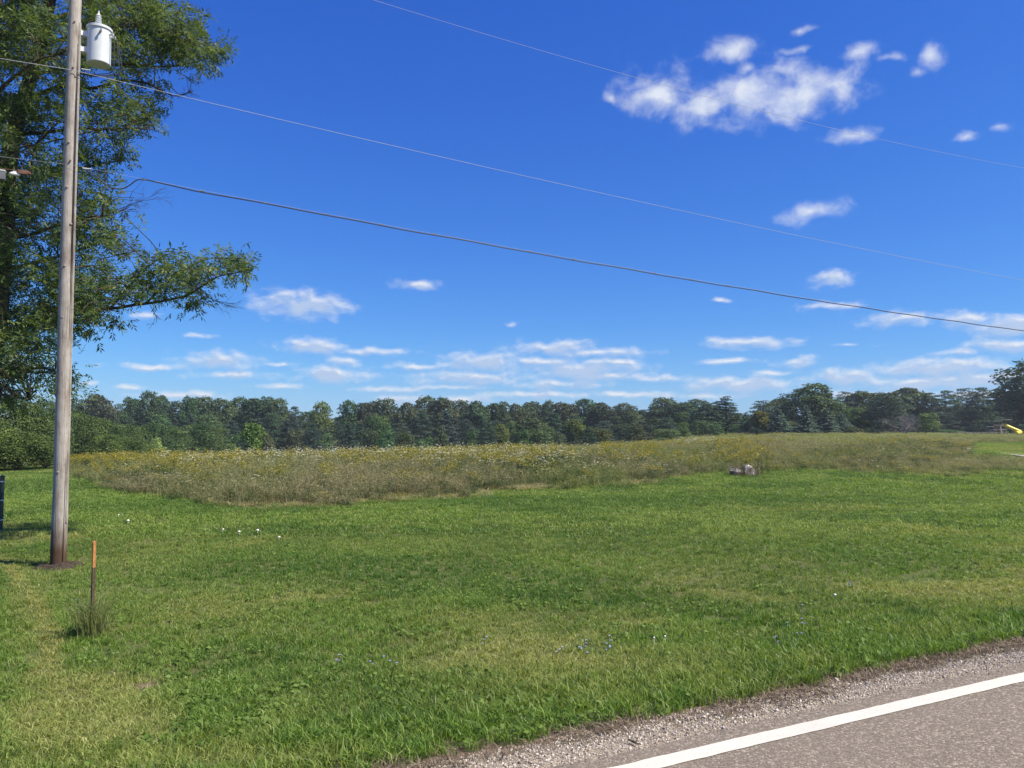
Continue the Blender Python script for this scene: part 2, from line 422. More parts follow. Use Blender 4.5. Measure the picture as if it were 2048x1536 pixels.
def make_asphalt():
    m, nt, b = mat('worn_asphalt', rough=.85, spec=.25)
    v = coords(nt, 'Object')
    vo = nt.nodes.new('ShaderNodeTexVoronoi'); vo.inputs['Scale'].default_value = 95; nt.links.new(v, vo.inputs['Vector'])
    sx = nt.nodes.new('ShaderNodeSeparateColor'); nt.links.new(vo.outputs['Color'], sx.inputs[0])
    c = ramp(nt, sx.outputs[0], [(0, (.068, .055, .042)), (.45, (.152, .128, .101)), (.8, (.25, .215, .170)), (1, (.52, .465, .385))])
    n = noise(nt, 240, 3, .6, v)
    c = mixc(nt, .45, c, ramp(nt, n, [(.3, (.072, .059, .046)), (.7, (.26, .223, .18))]))
    nl = noise(nt, 1.3, 5, .6, v)
    c = mixc(nt, ramp(nt, nl, [(.3, (0, 0, 0)), (.8, (.5, .5, .5))]), c, (.18, .154, .124))
    nt.links.new(c, b.inputs['Base Color'])
    inv = nt.nodes.new('ShaderNodeMath'); inv.operation = 'SUBTRACT'; inv.inputs[0].default_value = 1
    nt.links.new(vo.outputs['Distance'], inv.inputs[1])
    bump(nt, b, inv.outputs[0], .5, .006)
    return m
M['asphalt'] = make_asphalt()
def make_paint():
    m, nt, b = mat('white_road_paint', rough=.75, spec=.3)
    v = coords(nt, 'Object')
    n = noise(nt, 110, 4, .65, v); n2 = noise(nt, 3, 4, .6, v)
    c = mixc(nt, n2, (.46, .44, .39), (.60, .585, .52))
    c = mixc(nt, ramp(nt, n, [(.30, (1, 1, 1)), (.41, (0, 0, 0))]), c, (.27, .24, .20))
    nt.links.new(c, b.inputs['Base Color'])
    bump(nt, b, n, .35, .004)
    return m
M['paint'] = make_paint()
def make_gravel():
    m, nt, b = mat('gravel_stones', rough=.9, spec=.2)
    a = nt.nodes.new('ShaderNodeAttribute'); a.attribute_name = 'dry'; a.attribute_type = 'INSTANCER'
    c = ramp(nt, a.outputs['Fac'], [(0, (.19, .162, .13)), (.5, (.42, .37, .305)), (1, (.68, .62, .53))])
    nt.links.new(c, b.inputs['Base Color'])
    return m
M['gravel'] = make_gravel()
def make_path_mat():
    m, nt, b = mat('pale_gravel_path', rough=.95, spec=.1)
    n = noise(nt, 3, 6, .7, coords(nt, 'Object'))
    nt.links.new(ramp(nt, n, [(.3, (.26, .24, .20)), (.7, (.42, .40, .35))]), b.inputs['Base Color'])
    return m
M['path'] = make_path_mat()

# ------------------------------------------------------------------ mesh helpers
def mesh_np(name, V, F, attrs=None, smooth=False):
    """V (n,3), F (m,k) all faces with k corners; attrs: {name: per-vertex float}"""
    V = np.ascontiguousarray(V, np.float32); F = np.ascontiguousarray(F, np.int32)
    me = bpy.data.meshes.new(name)
    me.vertices.add(len(V)); me.vertices.foreach_set('co', V.ravel())
    k = F.shape[1]
    me.loops.add(F.size); me.loops.foreach_set('vertex_index', F.ravel())
    me.polygons.add(len(F))
    me.polygons.foreach_set('loop_start', np.arange(0, F.size, k, dtype=np.int32))
    me.polygons.foreach_set('loop_total', np.full(len(F), k, np.int32))
    if smooth: me.polygons.foreach_set('use_smooth', np.ones(len(F), bool))
    for an, av in (attrs or {}).items():
        at_ = me.attributes.new(an, 'FLOAT', 'POINT'); at_.data.foreach_set('value', np.ascontiguousarray(av, np.float32))
    me.update(calc_edges=True)
    return me

def tag(o, label=None, cat=None, group=None, kind=None):
    if label: o['label'] = label
    if cat: o['category'] = cat
    if group: o['group'] = group
    if kind: o['kind'] = kind
    return o
def link(name, me, material, parent=None, loc=None):
    o = bpy.data.objects.new(name, me)
    if material is not None and len(me.materials) == 0: me.materials.append(material)
    col.objects.link(o)
    if parent is not None: o.parent = parent
    if loc is not None: o.location = loc
    return o
def empty(name, loc, label=None, cat=None, group=None, rz=0):
    o = bpy.data.objects.new(name, None); o.empty_display_size = .2
    o.location = loc; o.rotation_euler = (0, 0, rz); col.objects.link(o)
    return tag(o, label, cat, group)

class MB:
    def __init__(s): s.v, s.q, s.n = [], [], 0
    def add(s, V, Q):
        s.v.append(np.asarray(V, float)); s.q += [tuple(i + s.n for i in f) for f in Q]; s.n += len(V); return s
    def tube(s, pts, rad, sides=8, cap=True):
        pts = np.asarray(pts, float); n = len(pts)
        rad = np.full(n, rad) if np.isscalar(rad) else np.asarray(rad, float)
        T = np.gradient(pts, axis=0); T /= np.linalg.norm(T, axis=1)[:, None] + 1e-12
        up = np.array([0, 0, 1.0]) if abs(T[0][2]) < .9 else np.array([1.0, 0, 0])
        V = []
        for i in range(n):
            a = np.cross(up, T[i]); a /= np.linalg.norm(a) + 1e-12; b = np.cross(T[i], a); up = b if abs(T[i][2]) > .9 else up
            for k in range(sides):
                t = 2 * math.pi * k / sides
                V.append(pts[i] + rad[i] * (math.cos(t) * a + math.sin(t) * b))
        Q = [(i * sides + k, i * sides + (k + 1) % sides, (i + 1) * sides + (k + 1) % sides, (i + 1) * sides + k) for i in range(n - 1) for k in range(sides)]
        if cap: Q += [tuple(range(sides))[::-1], tuple((n - 1) * sides + k for k in range(sides))]
        return s.add(V, Q)
    def box(s, c, size, rz=0, bev=0):
        c = np.asarray(c, float); h = np.asarray(size, float) / 2
        V = np.array([[x, y, z] for x in (-1, 1) for y in (-1, 1) for z in (-1, 1)]) * h
        ca, sa = math.cos(rz), math.sin(rz)
        V = np.stack([V[:, 0] * ca - V[:, 1] * sa, V[:, 0] * sa + V[:, 1] * ca, V[:, 2]], 1) + c
        return s.add(V, [(0, 1, 3, 2), (4, 6, 7, 5), (0, 4, 5, 1), (2, 3, 7, 6), (0, 2, 6, 4), (1, 5, 7, 3)])
    def lathe(s, prof, segs=24, c=(0, 0, 0)):
        c = np.asarray(c, float); V = []
        for (r, z) in prof:
            for k in range(segs):
                t = 2 * math.pi * k / segs
                V.append(c + (r * math.cos(t), r * math.sin(t), z))
        n = len(prof)
        Q = [(i * segs + k, i * segs + (k + 1) % segs, (i + 1) * segs + (k + 1) % segs, (i + 1) * segs + k) for i in range(n - 1) for k in range(segs)]
        Q += [tuple(range(segs))[::-1], tuple((n - 1) * segs + k for k in range(segs))]
        return s.add(V, Q)
    def mesh(s, name, smooth=False):
        me = bpy.data.meshes.new(name)
        me.from_pydata(np.concatenate(s.v).tolist(), [], s.q)
        if smooth: me.polygons.foreach_set('use_smooth', np.ones(len(me.polygons), bool))
        me.update(); return me
    def build(s, name, material, parent=None, loc=None, smooth=False, autosmooth=None):
        o = link(name, s.mesh(name, smooth), material, parent, loc)
        if autosmooth is not None: o.data.set_sharp_from_angle(angle=R(autosmooth))
        return o

def scatter(name, P, rot, scl, idx, protos, attrs=None, label=None, cat=None, kind='stuff', parent=None):
    """ONE object: instances the prototype meshes on points (geometry nodes)"""
    me = bpy.data.meshes.new(name)
    n = len(P)
    me.vertices.add(n); me.vertices.foreach_set('co', np.ascontiguousarray(P, np.float32).ravel())
    a = me.attributes.new('rot', 'FLOAT_VECTOR', 'POINT'); a.data.foreach_set('vector', np.ascontiguousarray(rot, np.float32).ravel())
    a = me.attributes.new('scl', 'FLOAT_VECTOR', 'POINT'); a.data.foreach_set('vector', np.ascontiguousarray(scl, np.float32).ravel())
    a = me.attributes.new('idx', 'INT', 'POINT'); a.data.foreach_set('value', np.ascontiguousarray(idx, np.int32))
    for k, v in (attrs or {}).items():
        a = me.attributes.new(k, 'FLOAT', 'POINT'); a.data.foreach_set('value', np.ascontiguousarray(v, np.float32))
    src = bpy.data.collections.new(name + '_pieces')
    for i, pm in enumerate(protos):
        src.objects.link(bpy.data.objects.new('%s_piece_%02d' % (name, i), pm))
    g = bpy.data.node_groups.new(name + '_scatter', 'GeometryNodeTree')
    g.interface.new_socket('Geometry', in_out='INPUT', socket_type='NodeSocketGeometry')
    g.interface.new_socket('Geometry', in_out='OUTPUT', socket_type='NodeSocketGeometry')
    N, L = g.nodes.new, g.links.new
    gi, go = N('NodeGroupInput'), N('NodeGroupOutput')
    m2p = N('GeometryNodeMeshToPoints'); L(gi.outputs[0], m2p.inputs['Mesh'])
    ci = N('GeometryNodeCollectionInfo'); ci.inputs['Collection'].default_value = src
    ci.inputs['Separate Children'].default_value = True; ci.inputs['Reset Children'].default_value = True
    iop = N('GeometryNodeInstanceOnPoints'); iop.inputs['Pick Instance'].default_value = True
    def named(an, dt):
        q = N('GeometryNodeInputNamedAttribute'); q.data_type = dt; q.inputs['Name'].default_value = an
        return q.outputs['Attribute']
    e2r = N('FunctionNodeEulerToRotation'); L(named('rot', 'FLOAT_VECTOR'), e2r.inputs[0])
    L(m2p.outputs[0], iop.inputs['Points']); L(ci.outputs[0], iop.inputs['Instance'])
    L(named('idx', 'INT'), iop.inputs['Instance Index']); L(e2r.outputs[0], iop.inputs['Rotation'])
    L(named('scl', 'FLOAT_VECTOR'), iop.inputs['Scale'])
    L(iop.outputs[0], go.inputs[0])
    o = bpy.data.objects.new(name, me); col.objects.link(o)
    md = o.modifiers.new('scatter', 'NODES'); md.node_group = g
    if parent is not None: o.parent = parent
    return tag(o, label, cat, None, kind)

def blades(n, radius, h, hv, w, lean, seed, taper=True, seg=1, vlo=0, vhi=1, stiff=.5):
    """n grass blades: quad + tip triangle each, packed as quads (tip quad degenerate-free as a thin kite)"""
    r = np.random.default_rng(seed)
    V, F, A = [], [], []
    for i in range(n):
        t, rr = r.random() * 6.283, radius * math.sqrt(r.random())
        b = np.array([rr * math.cos(t), rr * math.sin(t), -.01])
        hh = h * (1 + hv * (r.random() * 2 - 1))
        d = r.random() * 6.283; ln = lean * (0.25 + r.random()) * hh
        dv = np.array([math.cos(d), math.sin(d), 0]); o = r.random() * 3.1416
        wv = np.array([math.cos(o), math.sin(o), 0]) * w * (.6 + .8 * r.random()) / 2
        m = b + dv * ln * (1 - stiff) * .5 + np.array([0, 0, hh * .58])
        tip = b + dv * ln + np.array([0, 0, hh * (1 - .25 * min(1, lean))])
        k = len(V)
        V += [b - wv, b + wv, m + wv * .85, m - wv * .85, tip + wv * .12, tip - wv * .12]
        F += [(k, k + 1, k + 2, k + 3), (k + 3, k + 2, k + 4, k + 5)]
        A += [vlo + (vhi - vlo) * r.random()] * 6
    return np.array(V), np.array(F), np.array(A)
def pack(name, parts, material_list):
    """join (V,F,A,matindex) quads into one mesh"""
    Vs, Fs, As, Ms, n = [], [], [], [], 0
    for V, F, A, mi in parts:
        Vs.append(V); Fs.append(np.asarray(F) + n); As.append(A); Ms.append(np.full(len(F), mi)); n += len(V)
    me = mesh_np(name, np.concatenate(Vs), np.concatenate(Fs), {'v': np.concatenate(As)})
    for m_ in material_list: me.materials.append(m_)
    me.polygons.foreach_set('material_index', np.concatenate(Ms).astype(np.int32))
    return me
def cards(P, Nrm, size, aspect, seed, vv=None):
    """leaf-sized kites at P, facing Nrm"""
    r = np.random.default_rng(seed); n = len(P)
    Nrm = Nrm / (np.linalg.norm(Nrm, axis=1)[:, None] + 1e-9)
    a = np.cross(Nrm, r.normal(size=(n, 3))); a /= np.linalg.norm(a, axis=1)[:, None] + 1e-9
    b = np.cross(Nrm, a)
    sz = (size * (.6 + .8 * r.random(n)))[:, None]
    V = np.empty((n, 4, 3))
    V[:, 0] = P - a * sz * .5; V[:, 1] = P + b * sz * .5 / aspect + Nrm * sz * .06
    V[:, 2] = P + a * sz * .5; V[:, 3] = P - b * sz * .5 / aspect + Nrm * sz * .06
    F = np.arange(4 * n).reshape(n, 4)
    A = np.repeat(r.random(n) if vv is None else vv, 4)
    return V.reshape(-1, 3), F, A

# ------------------------------------------------------------------ ground, road, line, path
def build_ground():
    def axis(parts):
        out = []
        for a, b, st in parts: out.append(np.arange(a, b, st))
        return np.concatenate(out)
    xs = axis([(-3000, -400, 200), (-400, -80, 16), (-80, -24, 2), (-24, -10, .5), (-10, 10, .16), (10, 30, .5), (30, 90, 2), (90, 400, 16), (400, 3001, 200)])
    ys = axis([(-600, -60, 60), (-60, -4, 4), (-4, 2, .5), (2, 12, .16), (12, 30, .4), (30, 100, 1.5), (100, 260, 8), (260, 600, 40), (600, 6001, 300)])
    X, Y = np.meshgrid(xs, ys)
    Z = ground(X, Y)
    s = sdist(X, Y)
    nx, ny = len(xs), len(ys)
    I = np.arange(nx * ny).reshape(ny, nx)
    F = np.stack([I[:-1, :-1], I[:-1, 1:], I[1:, 1:], I[1:, :-1]], -1).reshape(-1, 4)
    wob = (fbm(X, Y, 1.4, 3) - .5)
    grav = (1 - sst(.40, .62, s + wob * .4)) * sst(-40, -30, s)
    bare = sst(.36, .58, s + wob * .4) * (1 - sst(.75, 1.1, s + wob * .4))
    bx = on_ground(300, 1372)
    bare = np.maximum(bare, 1 - sst(.10, .28, np.hypot((X - bx[0]), (Y - bx[1]) * .8)))
    me = mesh_np('ground', np.stack([X, Y, Z], -1).reshape(-1, 3), F, {'bare': bare.ravel(), 'gravel': grav.ravel()}, smooth=True)
    tag(link('ground', me, M['ground']), kind='structure')
build_ground()

def strip(name, s0, s1, z, t0, t1, step, material, jag=0.0, seed=1):
    """sheet along the road between two offsets"""
    r = np.random.default_rng(seed)
    ts = np.concatenate([np.arange(t0, -8, 5.0), np.arange(-8, 22, step), np.arange(22, t1, 5.0)])
    jit = lambda: (np.convolve(r.normal(size=len(ts)), np.ones(3) / 3, 'same')) * jag
    a = np.outer(ts, RD) + (np.full(len(ts), LINE_D + s0) + jit())[:, None] * RN
    b = np.outer(ts, RD) + (np.full(len(ts), LINE_D + s1) + jit())[:, None] * RN
    V = np.concatenate([np.c_[a, np.full(len(ts), z)], np.c_[b, np.full(len(ts), z)]])
    n = len(ts); i = np.arange(n - 1)
    F = np.stack([i, i + 1, i + 1 + n, i + n], -1)
    return tag(link(name, mesh_np(name, V, F), material), kind='structure')
strip('road', -6.7, .195, 0.0, -160, 300, .12, M['asphalt'], .016, 2)
strip('road_marking', -.057, .057, .004, -160, 300, .05, M['paint'], .0035, 3)

# gravel stones and dead thatch of the shoulder
def pebble(seed):
    r = np.random.default_rng(seed)
    b = MB(); V = []
    for (rr, z) in ((.35, -.5), (.95, -.1), (.8, .35), (.3, .6)):
        for k in range(5):
            t = 1.2566 * k + r.random() * .5
            V.append(np.array([rr * math.cos(t), rr * math.sin(t) * .8, z * .7]) * (.8 + .4 * r.random()))
    Q = [(i * 5 + k, i * 5 + (k + 1) % 5, (i + 1) * 5 + (k + 1) % 5, (i + 1) * 5 + k) for i in range(3) for k in range(5)]
    Q += [(19, 18, 17, 16, 15)[::-1]]
    b.add(V, Q); me = b.mesh('pebble'); me.materials.append(M['gravel']); return me
n = 46000
t = rng.uniform(-3.0, 15, n); s = rng.beta(1.6, 1.8, n) * .62 + .10
XY = np.outer(t, RD) + (LINE_D + s)[:, None] * RN
z = np.where(s < .20, 0.003, ground(XY[:, 0], XY[:, 1]))
sz = rng.lognormal(math.log(.0056), .38, n)
sz = np.where(s < .22, sz * .55, sz)
keep = (s > .20) | (rng.random(n) < .35)
scatter('gravel', np.c_[XY, z + sz * .2][keep], (rng.random((n, 3)) * 6.28)[keep], np.repeat(sz[:, None], 3, 1)[keep], rng.integers(0, 4, n)[keep],
        [pebble(k) for k in range(4)], {'dry': rng.random(n)[keep]}, 'loose grey and tan gravel stones along the road shoulder', 'gravel')

def thatch_tuft(seed, n=14, h=.045, rad=.06):
    V, F, A = blades(n, rad, h, .7, .0045, 1.9, seed)
    return pack('thatch', [(V, F, A, 0)], [M['thatch']])
n = 4600
t = rng.uniform(-3.5, 16, n); s = np.clip(rng.normal(.62, .13, n), .36, 1.0)
XY = np.outer(t, RD) + (LINE_D + s)[:, None] * RN
wob = (fbm(XY[:, 0], XY[:, 1], 1.4, 3) - .5)
k_ = (s + wob * .4 > .44) & (rng.random(n) < .25 + .9 * sst(.38, .55, fbm(XY[:, 0], XY[:, 1], 2.1, 3)))
sc_ = rng.uniform(.6, 1.3, n)
scatter('dead_grass', np.c_[XY, ground(XY[:, 0], XY[:, 1])][k_], np.c_[np.zeros(n), np.zeros(n), rng.random(n) * 6.28][k_], np.c_[sc_, sc_, sc_ * .7][k_],
        rng.integers(0, 3, n)[k_], [thatch_tuft(40 + k) for k in range(3)], None, 'matted brown dead grass between gravel shoulder and lawn', 'dead grass')

# ------------------------------------------------------------------ what grows where (photo pixels -> plan)
MEADOW_PX = np.array([(-400, 930), (60, 936), (128, 940), (150, 962), (260, 988), (400, 1012), (480, 1024), (600, 1020), (700, 1013), (850, 1002), (1050, 987),
                      (1300, 972), (1450, 950), (1600, 946), (1750, 952), (1900, 954), (2048, 946), (2300, 938), (3000, 930)], float)
def meadow_edge(px): return np.interp(px, MEADOW_PX[:, 0], MEADOW_PX[:, 1])
def lawn_patch(px, py):      # the mown strip beyond the gravel path at the far right
    return (px > 1945) & (py > 886) & (py < 934 - (2048 - px) * .1) & (py < 912)

def fan(y0, y1, dens, margin=1.12, extra=1.0):
    """random points in the view's fan between depths y0, y1 with dens per square metre"""
    k = .664 * margin
    area = k * (y1 ** 2 - y0 ** 2) + 2 * extra * (y1 - y0)
    m = int(area * dens)
    y = np.sqrt(rng.uniform(y0 ** 2, y1 ** 2, m))
    x = rng.uniform(-1, 1, m) * (y * k + extra)
    return x, y

# ---- lawn
def lawn_points(y0, y1, dens):
    x, y = fan(y0, y1, dens, 1.12, 2.4)
    z = ground(x, y); px, py, _ = project(x, y, z)
    s = sdist(x, y)
    wob = (fbm(x, y, 2.2, 3) - .5)
    ok = (s > .70 + wob * .45) & ((py > meadow_edge(px) - 12) | lawn_patch(px, py))
    bx = on_ground(300, 1372)
    bare = 1 - sst(.10, .30, np.hypot(x - bx[0], (y - bx[1]) * .8) + wob * .2)
    px_, py_ = px, py
    for (qx, qy, rx, ry) in ((1560, 1222, 70, 10), (1850, 1155, 60, 16), (1720, 1125, 40, 6), (1460, 1240, 60, 8), (1180, 1290, 60, 14), (115, 1138, 55, 10)):
        bare = np.maximum(bare, .75 * (1 - sst(.5, 1.2, np.hypot((px_ - qx) / rx, (py_ - qy) / ry) + wob)))
    ok &= rng.random(len(x)) > bare
    return x[ok], y[ok], z[ok], px[ok], py[ok], s[ok]
def dryness(x, y, px, py, s):
    d = .62 * sst(.50, .74, fbm(x, y, .30, 4)) + .35 * sst(.5, .75, fbm(x + 40, y, 1.3, 3))
    def blob(cx, cy, rx, ry, k):
        return k * (1 - sst(.45, 1.15, np.hypot((px - cx) / rx, (py - cy) / ry) + (fbm(x, y, 1.7, 3) - .5) * .8))
    for a in ((170, 1430, 210, 110, .75), (60, 1200, 60, 120, .5), (110, 1130, 150, 40, .4), (300, 1120, 200, 45, .45), (900, 1090, 500, 35, .3),
              (430, 1240, 160, 60, .35), (1500, 1060, 500, 40, .25), (20, 1060, 90, 22, .6), (330, 1525, 420, 40, .55), (1120, 1265, 170, 40, .3), (1800, 1010, 300, 20, .2)):
        d = np.maximum(d, blob(*a))
    tx = np.interp(py, [1110, 1150, 1190, 1230, 1270, 1330, 1400], [0, 30, 62, 84, 100, 96, 70])
    d = np.maximum(d, 1.0 * (1 - sst(.6, 1.25, np.abs(px - tx) / np.interp(py, [1110, 1300, 1400], [16, 30, 50]))) * sst(1100, 1125, py) * (1 - sst(1330, 1420, py)))
    lush = np.zeros_like(d)
    for a in ((560, 1130, 300, 45, .6), (1300, 1000, 700, 20, .75), (350, 1010, 300, 25, .7), (1600, 1120, 420, 40, .5), (760, 1370, 260, 60, .4), (60, 970, 120, 25, .7), (1750, 975, 400, 14, .7), (520, 1320, 160, 50, .5)):
        lush = np.maximum(lush, blob(*a))
    d = d * (1 - lush)
    d = np.maximum(d, .8 * sst(.72, .9, px * 0 + fbm(x - 31, y + 7, 2.6, 2)) * .6)
    return np.clip(d + rng.normal(0, .10, len(d)), 0, 1)

def deepness(x, y, px, py, s):
    d = .85 * sst(.48, .66, fbm(x + 13, y - 44, .42, 4)) + .5 * sst(.55, .72, fbm(x - 5, y + 21, 1.6, 3))
    for cx, cy, rx, ry, k in ((560, 1140, 320, 40, .7), (1300, 1005, 700, 18, .8), (380, 1015, 260, 20, .7), (1650, 1120, 420, 34, .6), (780, 1370, 260, 55, .6), (60, 972, 120, 20, .8), (520, 1320, 170, 45, .7), (980, 1100, 120, 16, .9)):
        d = np.maximum(d, k * (1 - sst(.45, 1.15, np.hypot((px - cx) / rx, (py - cy) / ry) + (fbm(x, y, 1.7, 3) - .5) * .9)))
    return np.clip(d + rng.normal(0, .08, len(d)), 0, 1)
near_t = [pack('tuft', [blades(22, .055, .062, .45, .0052, .75, 100 + k) + (0,)], [M['grass']]) for k in range(6)]
lush_t = [pack('tuft', [blades(22, .05, .088, .45, .0058, .70, 120 + k, vlo=.05, vhi=.85) + (0,)], [M['grass']]) for k in range(4)]
def broadleaf(seed, n=12, size=.034, h=.05):
    r = np.random.default_rng(seed)
    t = r.random(n) * 6.28; rr = .07 * np.sqrt(r.random(n))
    P = np.c_[rr * np.cos(t), rr * np.sin(t), h * (.4 + .7 * r.random(n))]
    Nn = np.c_[np.cos(t) * .5, np.sin(t) * .5, np.ones(n)] + r.normal(size=(n, 3)) * .25
    V, F, A = cards(P, Nn, size, 1.6, seed)
    return pack('broadleaf', [(V, F, A, 0)], [M['weed']])
broad_t = [broadleaf(140 + k) for k in range(3)]
x, y, z, px, py, s = [np.concatenate(q) for q in zip(lawn_points(3.0, 7, 330), lawn_points(7, 11, 210), lawn_points(11, 17, 120))]
d = dryness(x, y, px, py, s)
n = len(x)
verge = (1 - sst(1.1, 2.3, s)) + .55 * sst(.55, .72, fbm(x, y, .8, 3)) * (1 - sst(3.0, 5.5, s))
pick = rng.random(n)
idx = rng.integers(0, 6, n)
idx = np.where(pick < np.clip(verge, .10, .75), 6 + rng.integers(0, 4, n), idx)
idx = np.where((rng.random(n) < .05 + .25 * sst(.56, .7, fbm(x + 11, y - 5, .9, 2)) * (1 - sst(6, 9, s))) & (d < .5), 10 + rng.integers(0, 3, n), idx)
sc_ = rng.uniform(.75, 1.25, n); hz = sc_ * np.where(d > .5, .62, 1.0) * rng.uniform(.8, 1.15, n)
grow = 1 + .35 * sst(8, 17, y)
scatter('lawn_grass', np.c_[x, y, z], np.c_[rng.normal(0, .08, n), rng.normal(0, .08, n), rng.random(n) * 6.28], np.c_[sc_ * grow, sc_ * grow, hz], idx,
        near_t + lush_t + broad_t, {'dry': d, 'deep': deepness(x, y, px, py, s) * (1 - d)}, 'mown green lawn grass beside the road with paler dry patches', 'grass')
far_t = [pack('tuft', [blades(26, .13, .075, .4, .011, .7, 160 + k) + (0,)], [M['grass']]) for k in range(4)]
x, y, z, px, py, s = [np.concatenate(q) for q in zip(lawn_points(17, 27, 60), lawn_points(27, 70, 32))]
d = dryness(x, y, px, py, s); n = len(x); sc_ = rng.uniform(.8, 1.3, n) * (1 + .4 * sst(20, 45, y))
scatter('distant_lawn_grass', np.c_[x, y, z], np.c_[np.zeros(n), np.zeros(n), rng.random(n) * 6.28], np.c_[sc_, sc_, sc_ * .9], rng.integers(0, 4, n),
        far_t, {'dry': d * .8, 'deep': deepness(x, y, px, py, s) * (1 - d)}, 'mown lawn grass running up to the tall meadow', 'grass')

# ---- meadow
def tall_grass(seed, n=26, h=.85, rad=.16, w=.006, heads=.5):
    V, F, A = blades(n, rad, h, .3, w, .28, seed, vlo=0, vhi=.75, stiff=.6)
    parts = [(V, F, A, 0)]
    r = np.random.default_rng(seed + 5)
    # loose seed heads near the tips
    tips = V.reshape(-1, 6, 3)[:, 4]
    k = r.random(n) < heads
    P = np.repeat(tips[k], 5, 0) + r.normal(size=(k.sum() * 5, 3)) * [.03, .03, .05] - [0, 0, .06]
    c = cards(P, r.normal(size=P.shape), .038, 2.2, seed + 9, .5 + .5 * r.random(len(P)))
    parts.append(c + (0,))
    return pack('tall_grass', parts, [M['straw']])
def bent_straw(seed):
    V, F, A = blades(30, .22, .34, .5, .008, 1.7, seed, vlo=.5, vhi=1)
    return pack('bent_straw', [(V, F, A, 0)], [M['palestraw']])
def forb(seed, n=70, h=.75):
    r = np.random.default_rng(seed)
    V, F, A = blades(7, .12, h, .25, .008, .25, seed, vlo=0, vhi=.6)
    t = r.random(n) * 6.28; hh = h * (.15 + .8 * r.random(n)); rr = .05 + .13 * r.random(n)
    P = np.c_[rr * np.cos(t), rr * np.sin(t), hh]
    c = cards(P, np.c_[np.cos(t) * .6, np.sin(t) * .6, np.ones(n)] + r.normal(size=(n, 3)) * .4, .085, 2.6, seed)
    return pack('forb', [(V, F, A, 0), c + (0,)], [M['forb']])
def goldenrod(seed):
    r = np.random.default_rng(seed); parts = []
    V, F, A = blades(6, .12, .95, .15, .009, .2, seed, vlo=.2, vhi=.7); parts.append((V, F, A, 0))
    n = 60; t = r.random(n) * 6.28; hh = .15 + .65 * r.random(n); rr = .04 + .09 * r.random(n)
    c = cards(np.c_[rr * np.cos(t), rr * np.sin(t), hh], np.c_[np.cos(t), np.sin(t), np.ones(n)], .08, 3.2, seed); parts.append(c + (0,))
    tips = V.reshape(-1, 6, 3)[:, 4]
    P = np.repeat(tips, 16, 0); m = len(P)
    P = P + r.normal(size=(m, 3)) * [.055, .055, .055] - [0, 0, .05]
    c = cards(P, r.normal(size=(m, 3)) + [0, 0, 1], .05, 1.5, seed + 1); parts.append(c + (1,))
    return pack('goldenrod', parts, [M['forb'], M['goldenrod']])
def lace(seed):
    r = np.random.default_rng(seed); parts = []
    V, F, A = blades(4, .14, .98, .18, .007, .18, seed, vlo=.3, vhi=.8); parts.append((V, F, A, 0))
    n = 26; t = r.random(n) * 6.28; hh = .1 + .6 * r.random(n)
    c = cards(np.c_[.1 * np.cos(t), .1 * np.sin(t), hh], r.normal(size=(n, 3)), .07, 3, seed); parts.append(c + (0,))
    for p in V.reshape(-1, 6, 3)[:, 4]:
        m = 11; t = r.random(m) * 6.28; rr = .034 * np.sqrt(r.random(m))
        P = p + np.c_[rr * np.cos(t), rr * np.sin(t), .012 * r.random(m) + rr * .25]
        parts.append(cards(P, r.normal(size=(m, 3)) * .5 + [0, 0, 1], .027, 1.1, seed + 3) + (1,))
    return pack('lace', parts, [M['forb'], M['lace']])

def meadow_points(y0, y1, dens):
    x, y = fan(y0, y1, dens, 1.10, 4)
    z = ground(x, y); px, py, _ = project(x, y, z)
    s = sdist(x, y)
    wob = (fbm(x, y, .7, 3) - .5) * np.clip(520 / y, 6, 24) + (fbm(x, y, 2.5, 2) - .5) * 8
    ok = (py < meadow_edge(px) - 3 + wob) & (s > 6) & ~lawn_patch(px, py)
    # keep the far gravel path free
    ok &= ~((px > 1960) & (np.abs(py - (905 + (px - 1975) * .11)) < 5))
    return x[ok], y[ok], z[ok], px[ok], py[ok]
x, y, z, px, py = [np.concatenate(q) for q in zip(meadow_points(19, 30, 15), meadow_points(30, 45, 8.5), meadow_points(45, 70, 4.6), meadow_points(70, 125, 1.9))]
n = len(x)
edge_gap = meadow_edge(px) - py                     # photo pixels behind the near edge
patch = fbm(x, y, .22, 3); patch2 = fbm(x + 70, y - 20, .35, 3)
def blobp(cx, cy, rx, ry, k): return k * np.exp(-(((px - cx) / rx) ** 2 + ((py - cy) / ry) ** 2))
# tall plants show their tops about a metre above the ground they stand on
top = py - FPX * .9 / np.maximum(y, 5)
def blobt(cx, cy, rx, ry, k): return k * np.exp(-(((px - cx) / rx) ** 2 + ((top - cy) / ry) ** 2))
p_gold = .05 + sum(blobt(*a) for a in ((260, 905, 170, 16, .75), (430, 905, 150, 14, .25), (760, 905, 220, 14, .35), (1030, 893, 60, 10, .6), (950, 905, 200, 14, .4), (1330, 895, 120, 12, .25), (1500, 895, 60, 14, .4), (1960, 872, 120, 8, .5), (1700, 905, 200, 20, .12)))
p_lace = .02 + sum(blobt(*a) for a in ((560, 905, 230, 14, .50), (420, 915, 120, 14, .3), (700, 898, 150, 8, .35), (860, 900, 150, 10, .3), (1000, 905, 120, 16, .5), (1100, 915, 90, 12, .4), (1300, 912, 140, 14, .14), (1410, 880, 40, 4, .6), (1780, 912, 100, 8, .3), (1990, 915, 60, 6, .4)))
p_gold *= (.38 - .2 * sst(1450, 1700, px)) * np.clip(.2 + 1.5 * patch2, .2, 1.6); p_lace *= .40 * np.clip(.1 + 1.7 * patch, .2, 1.6)
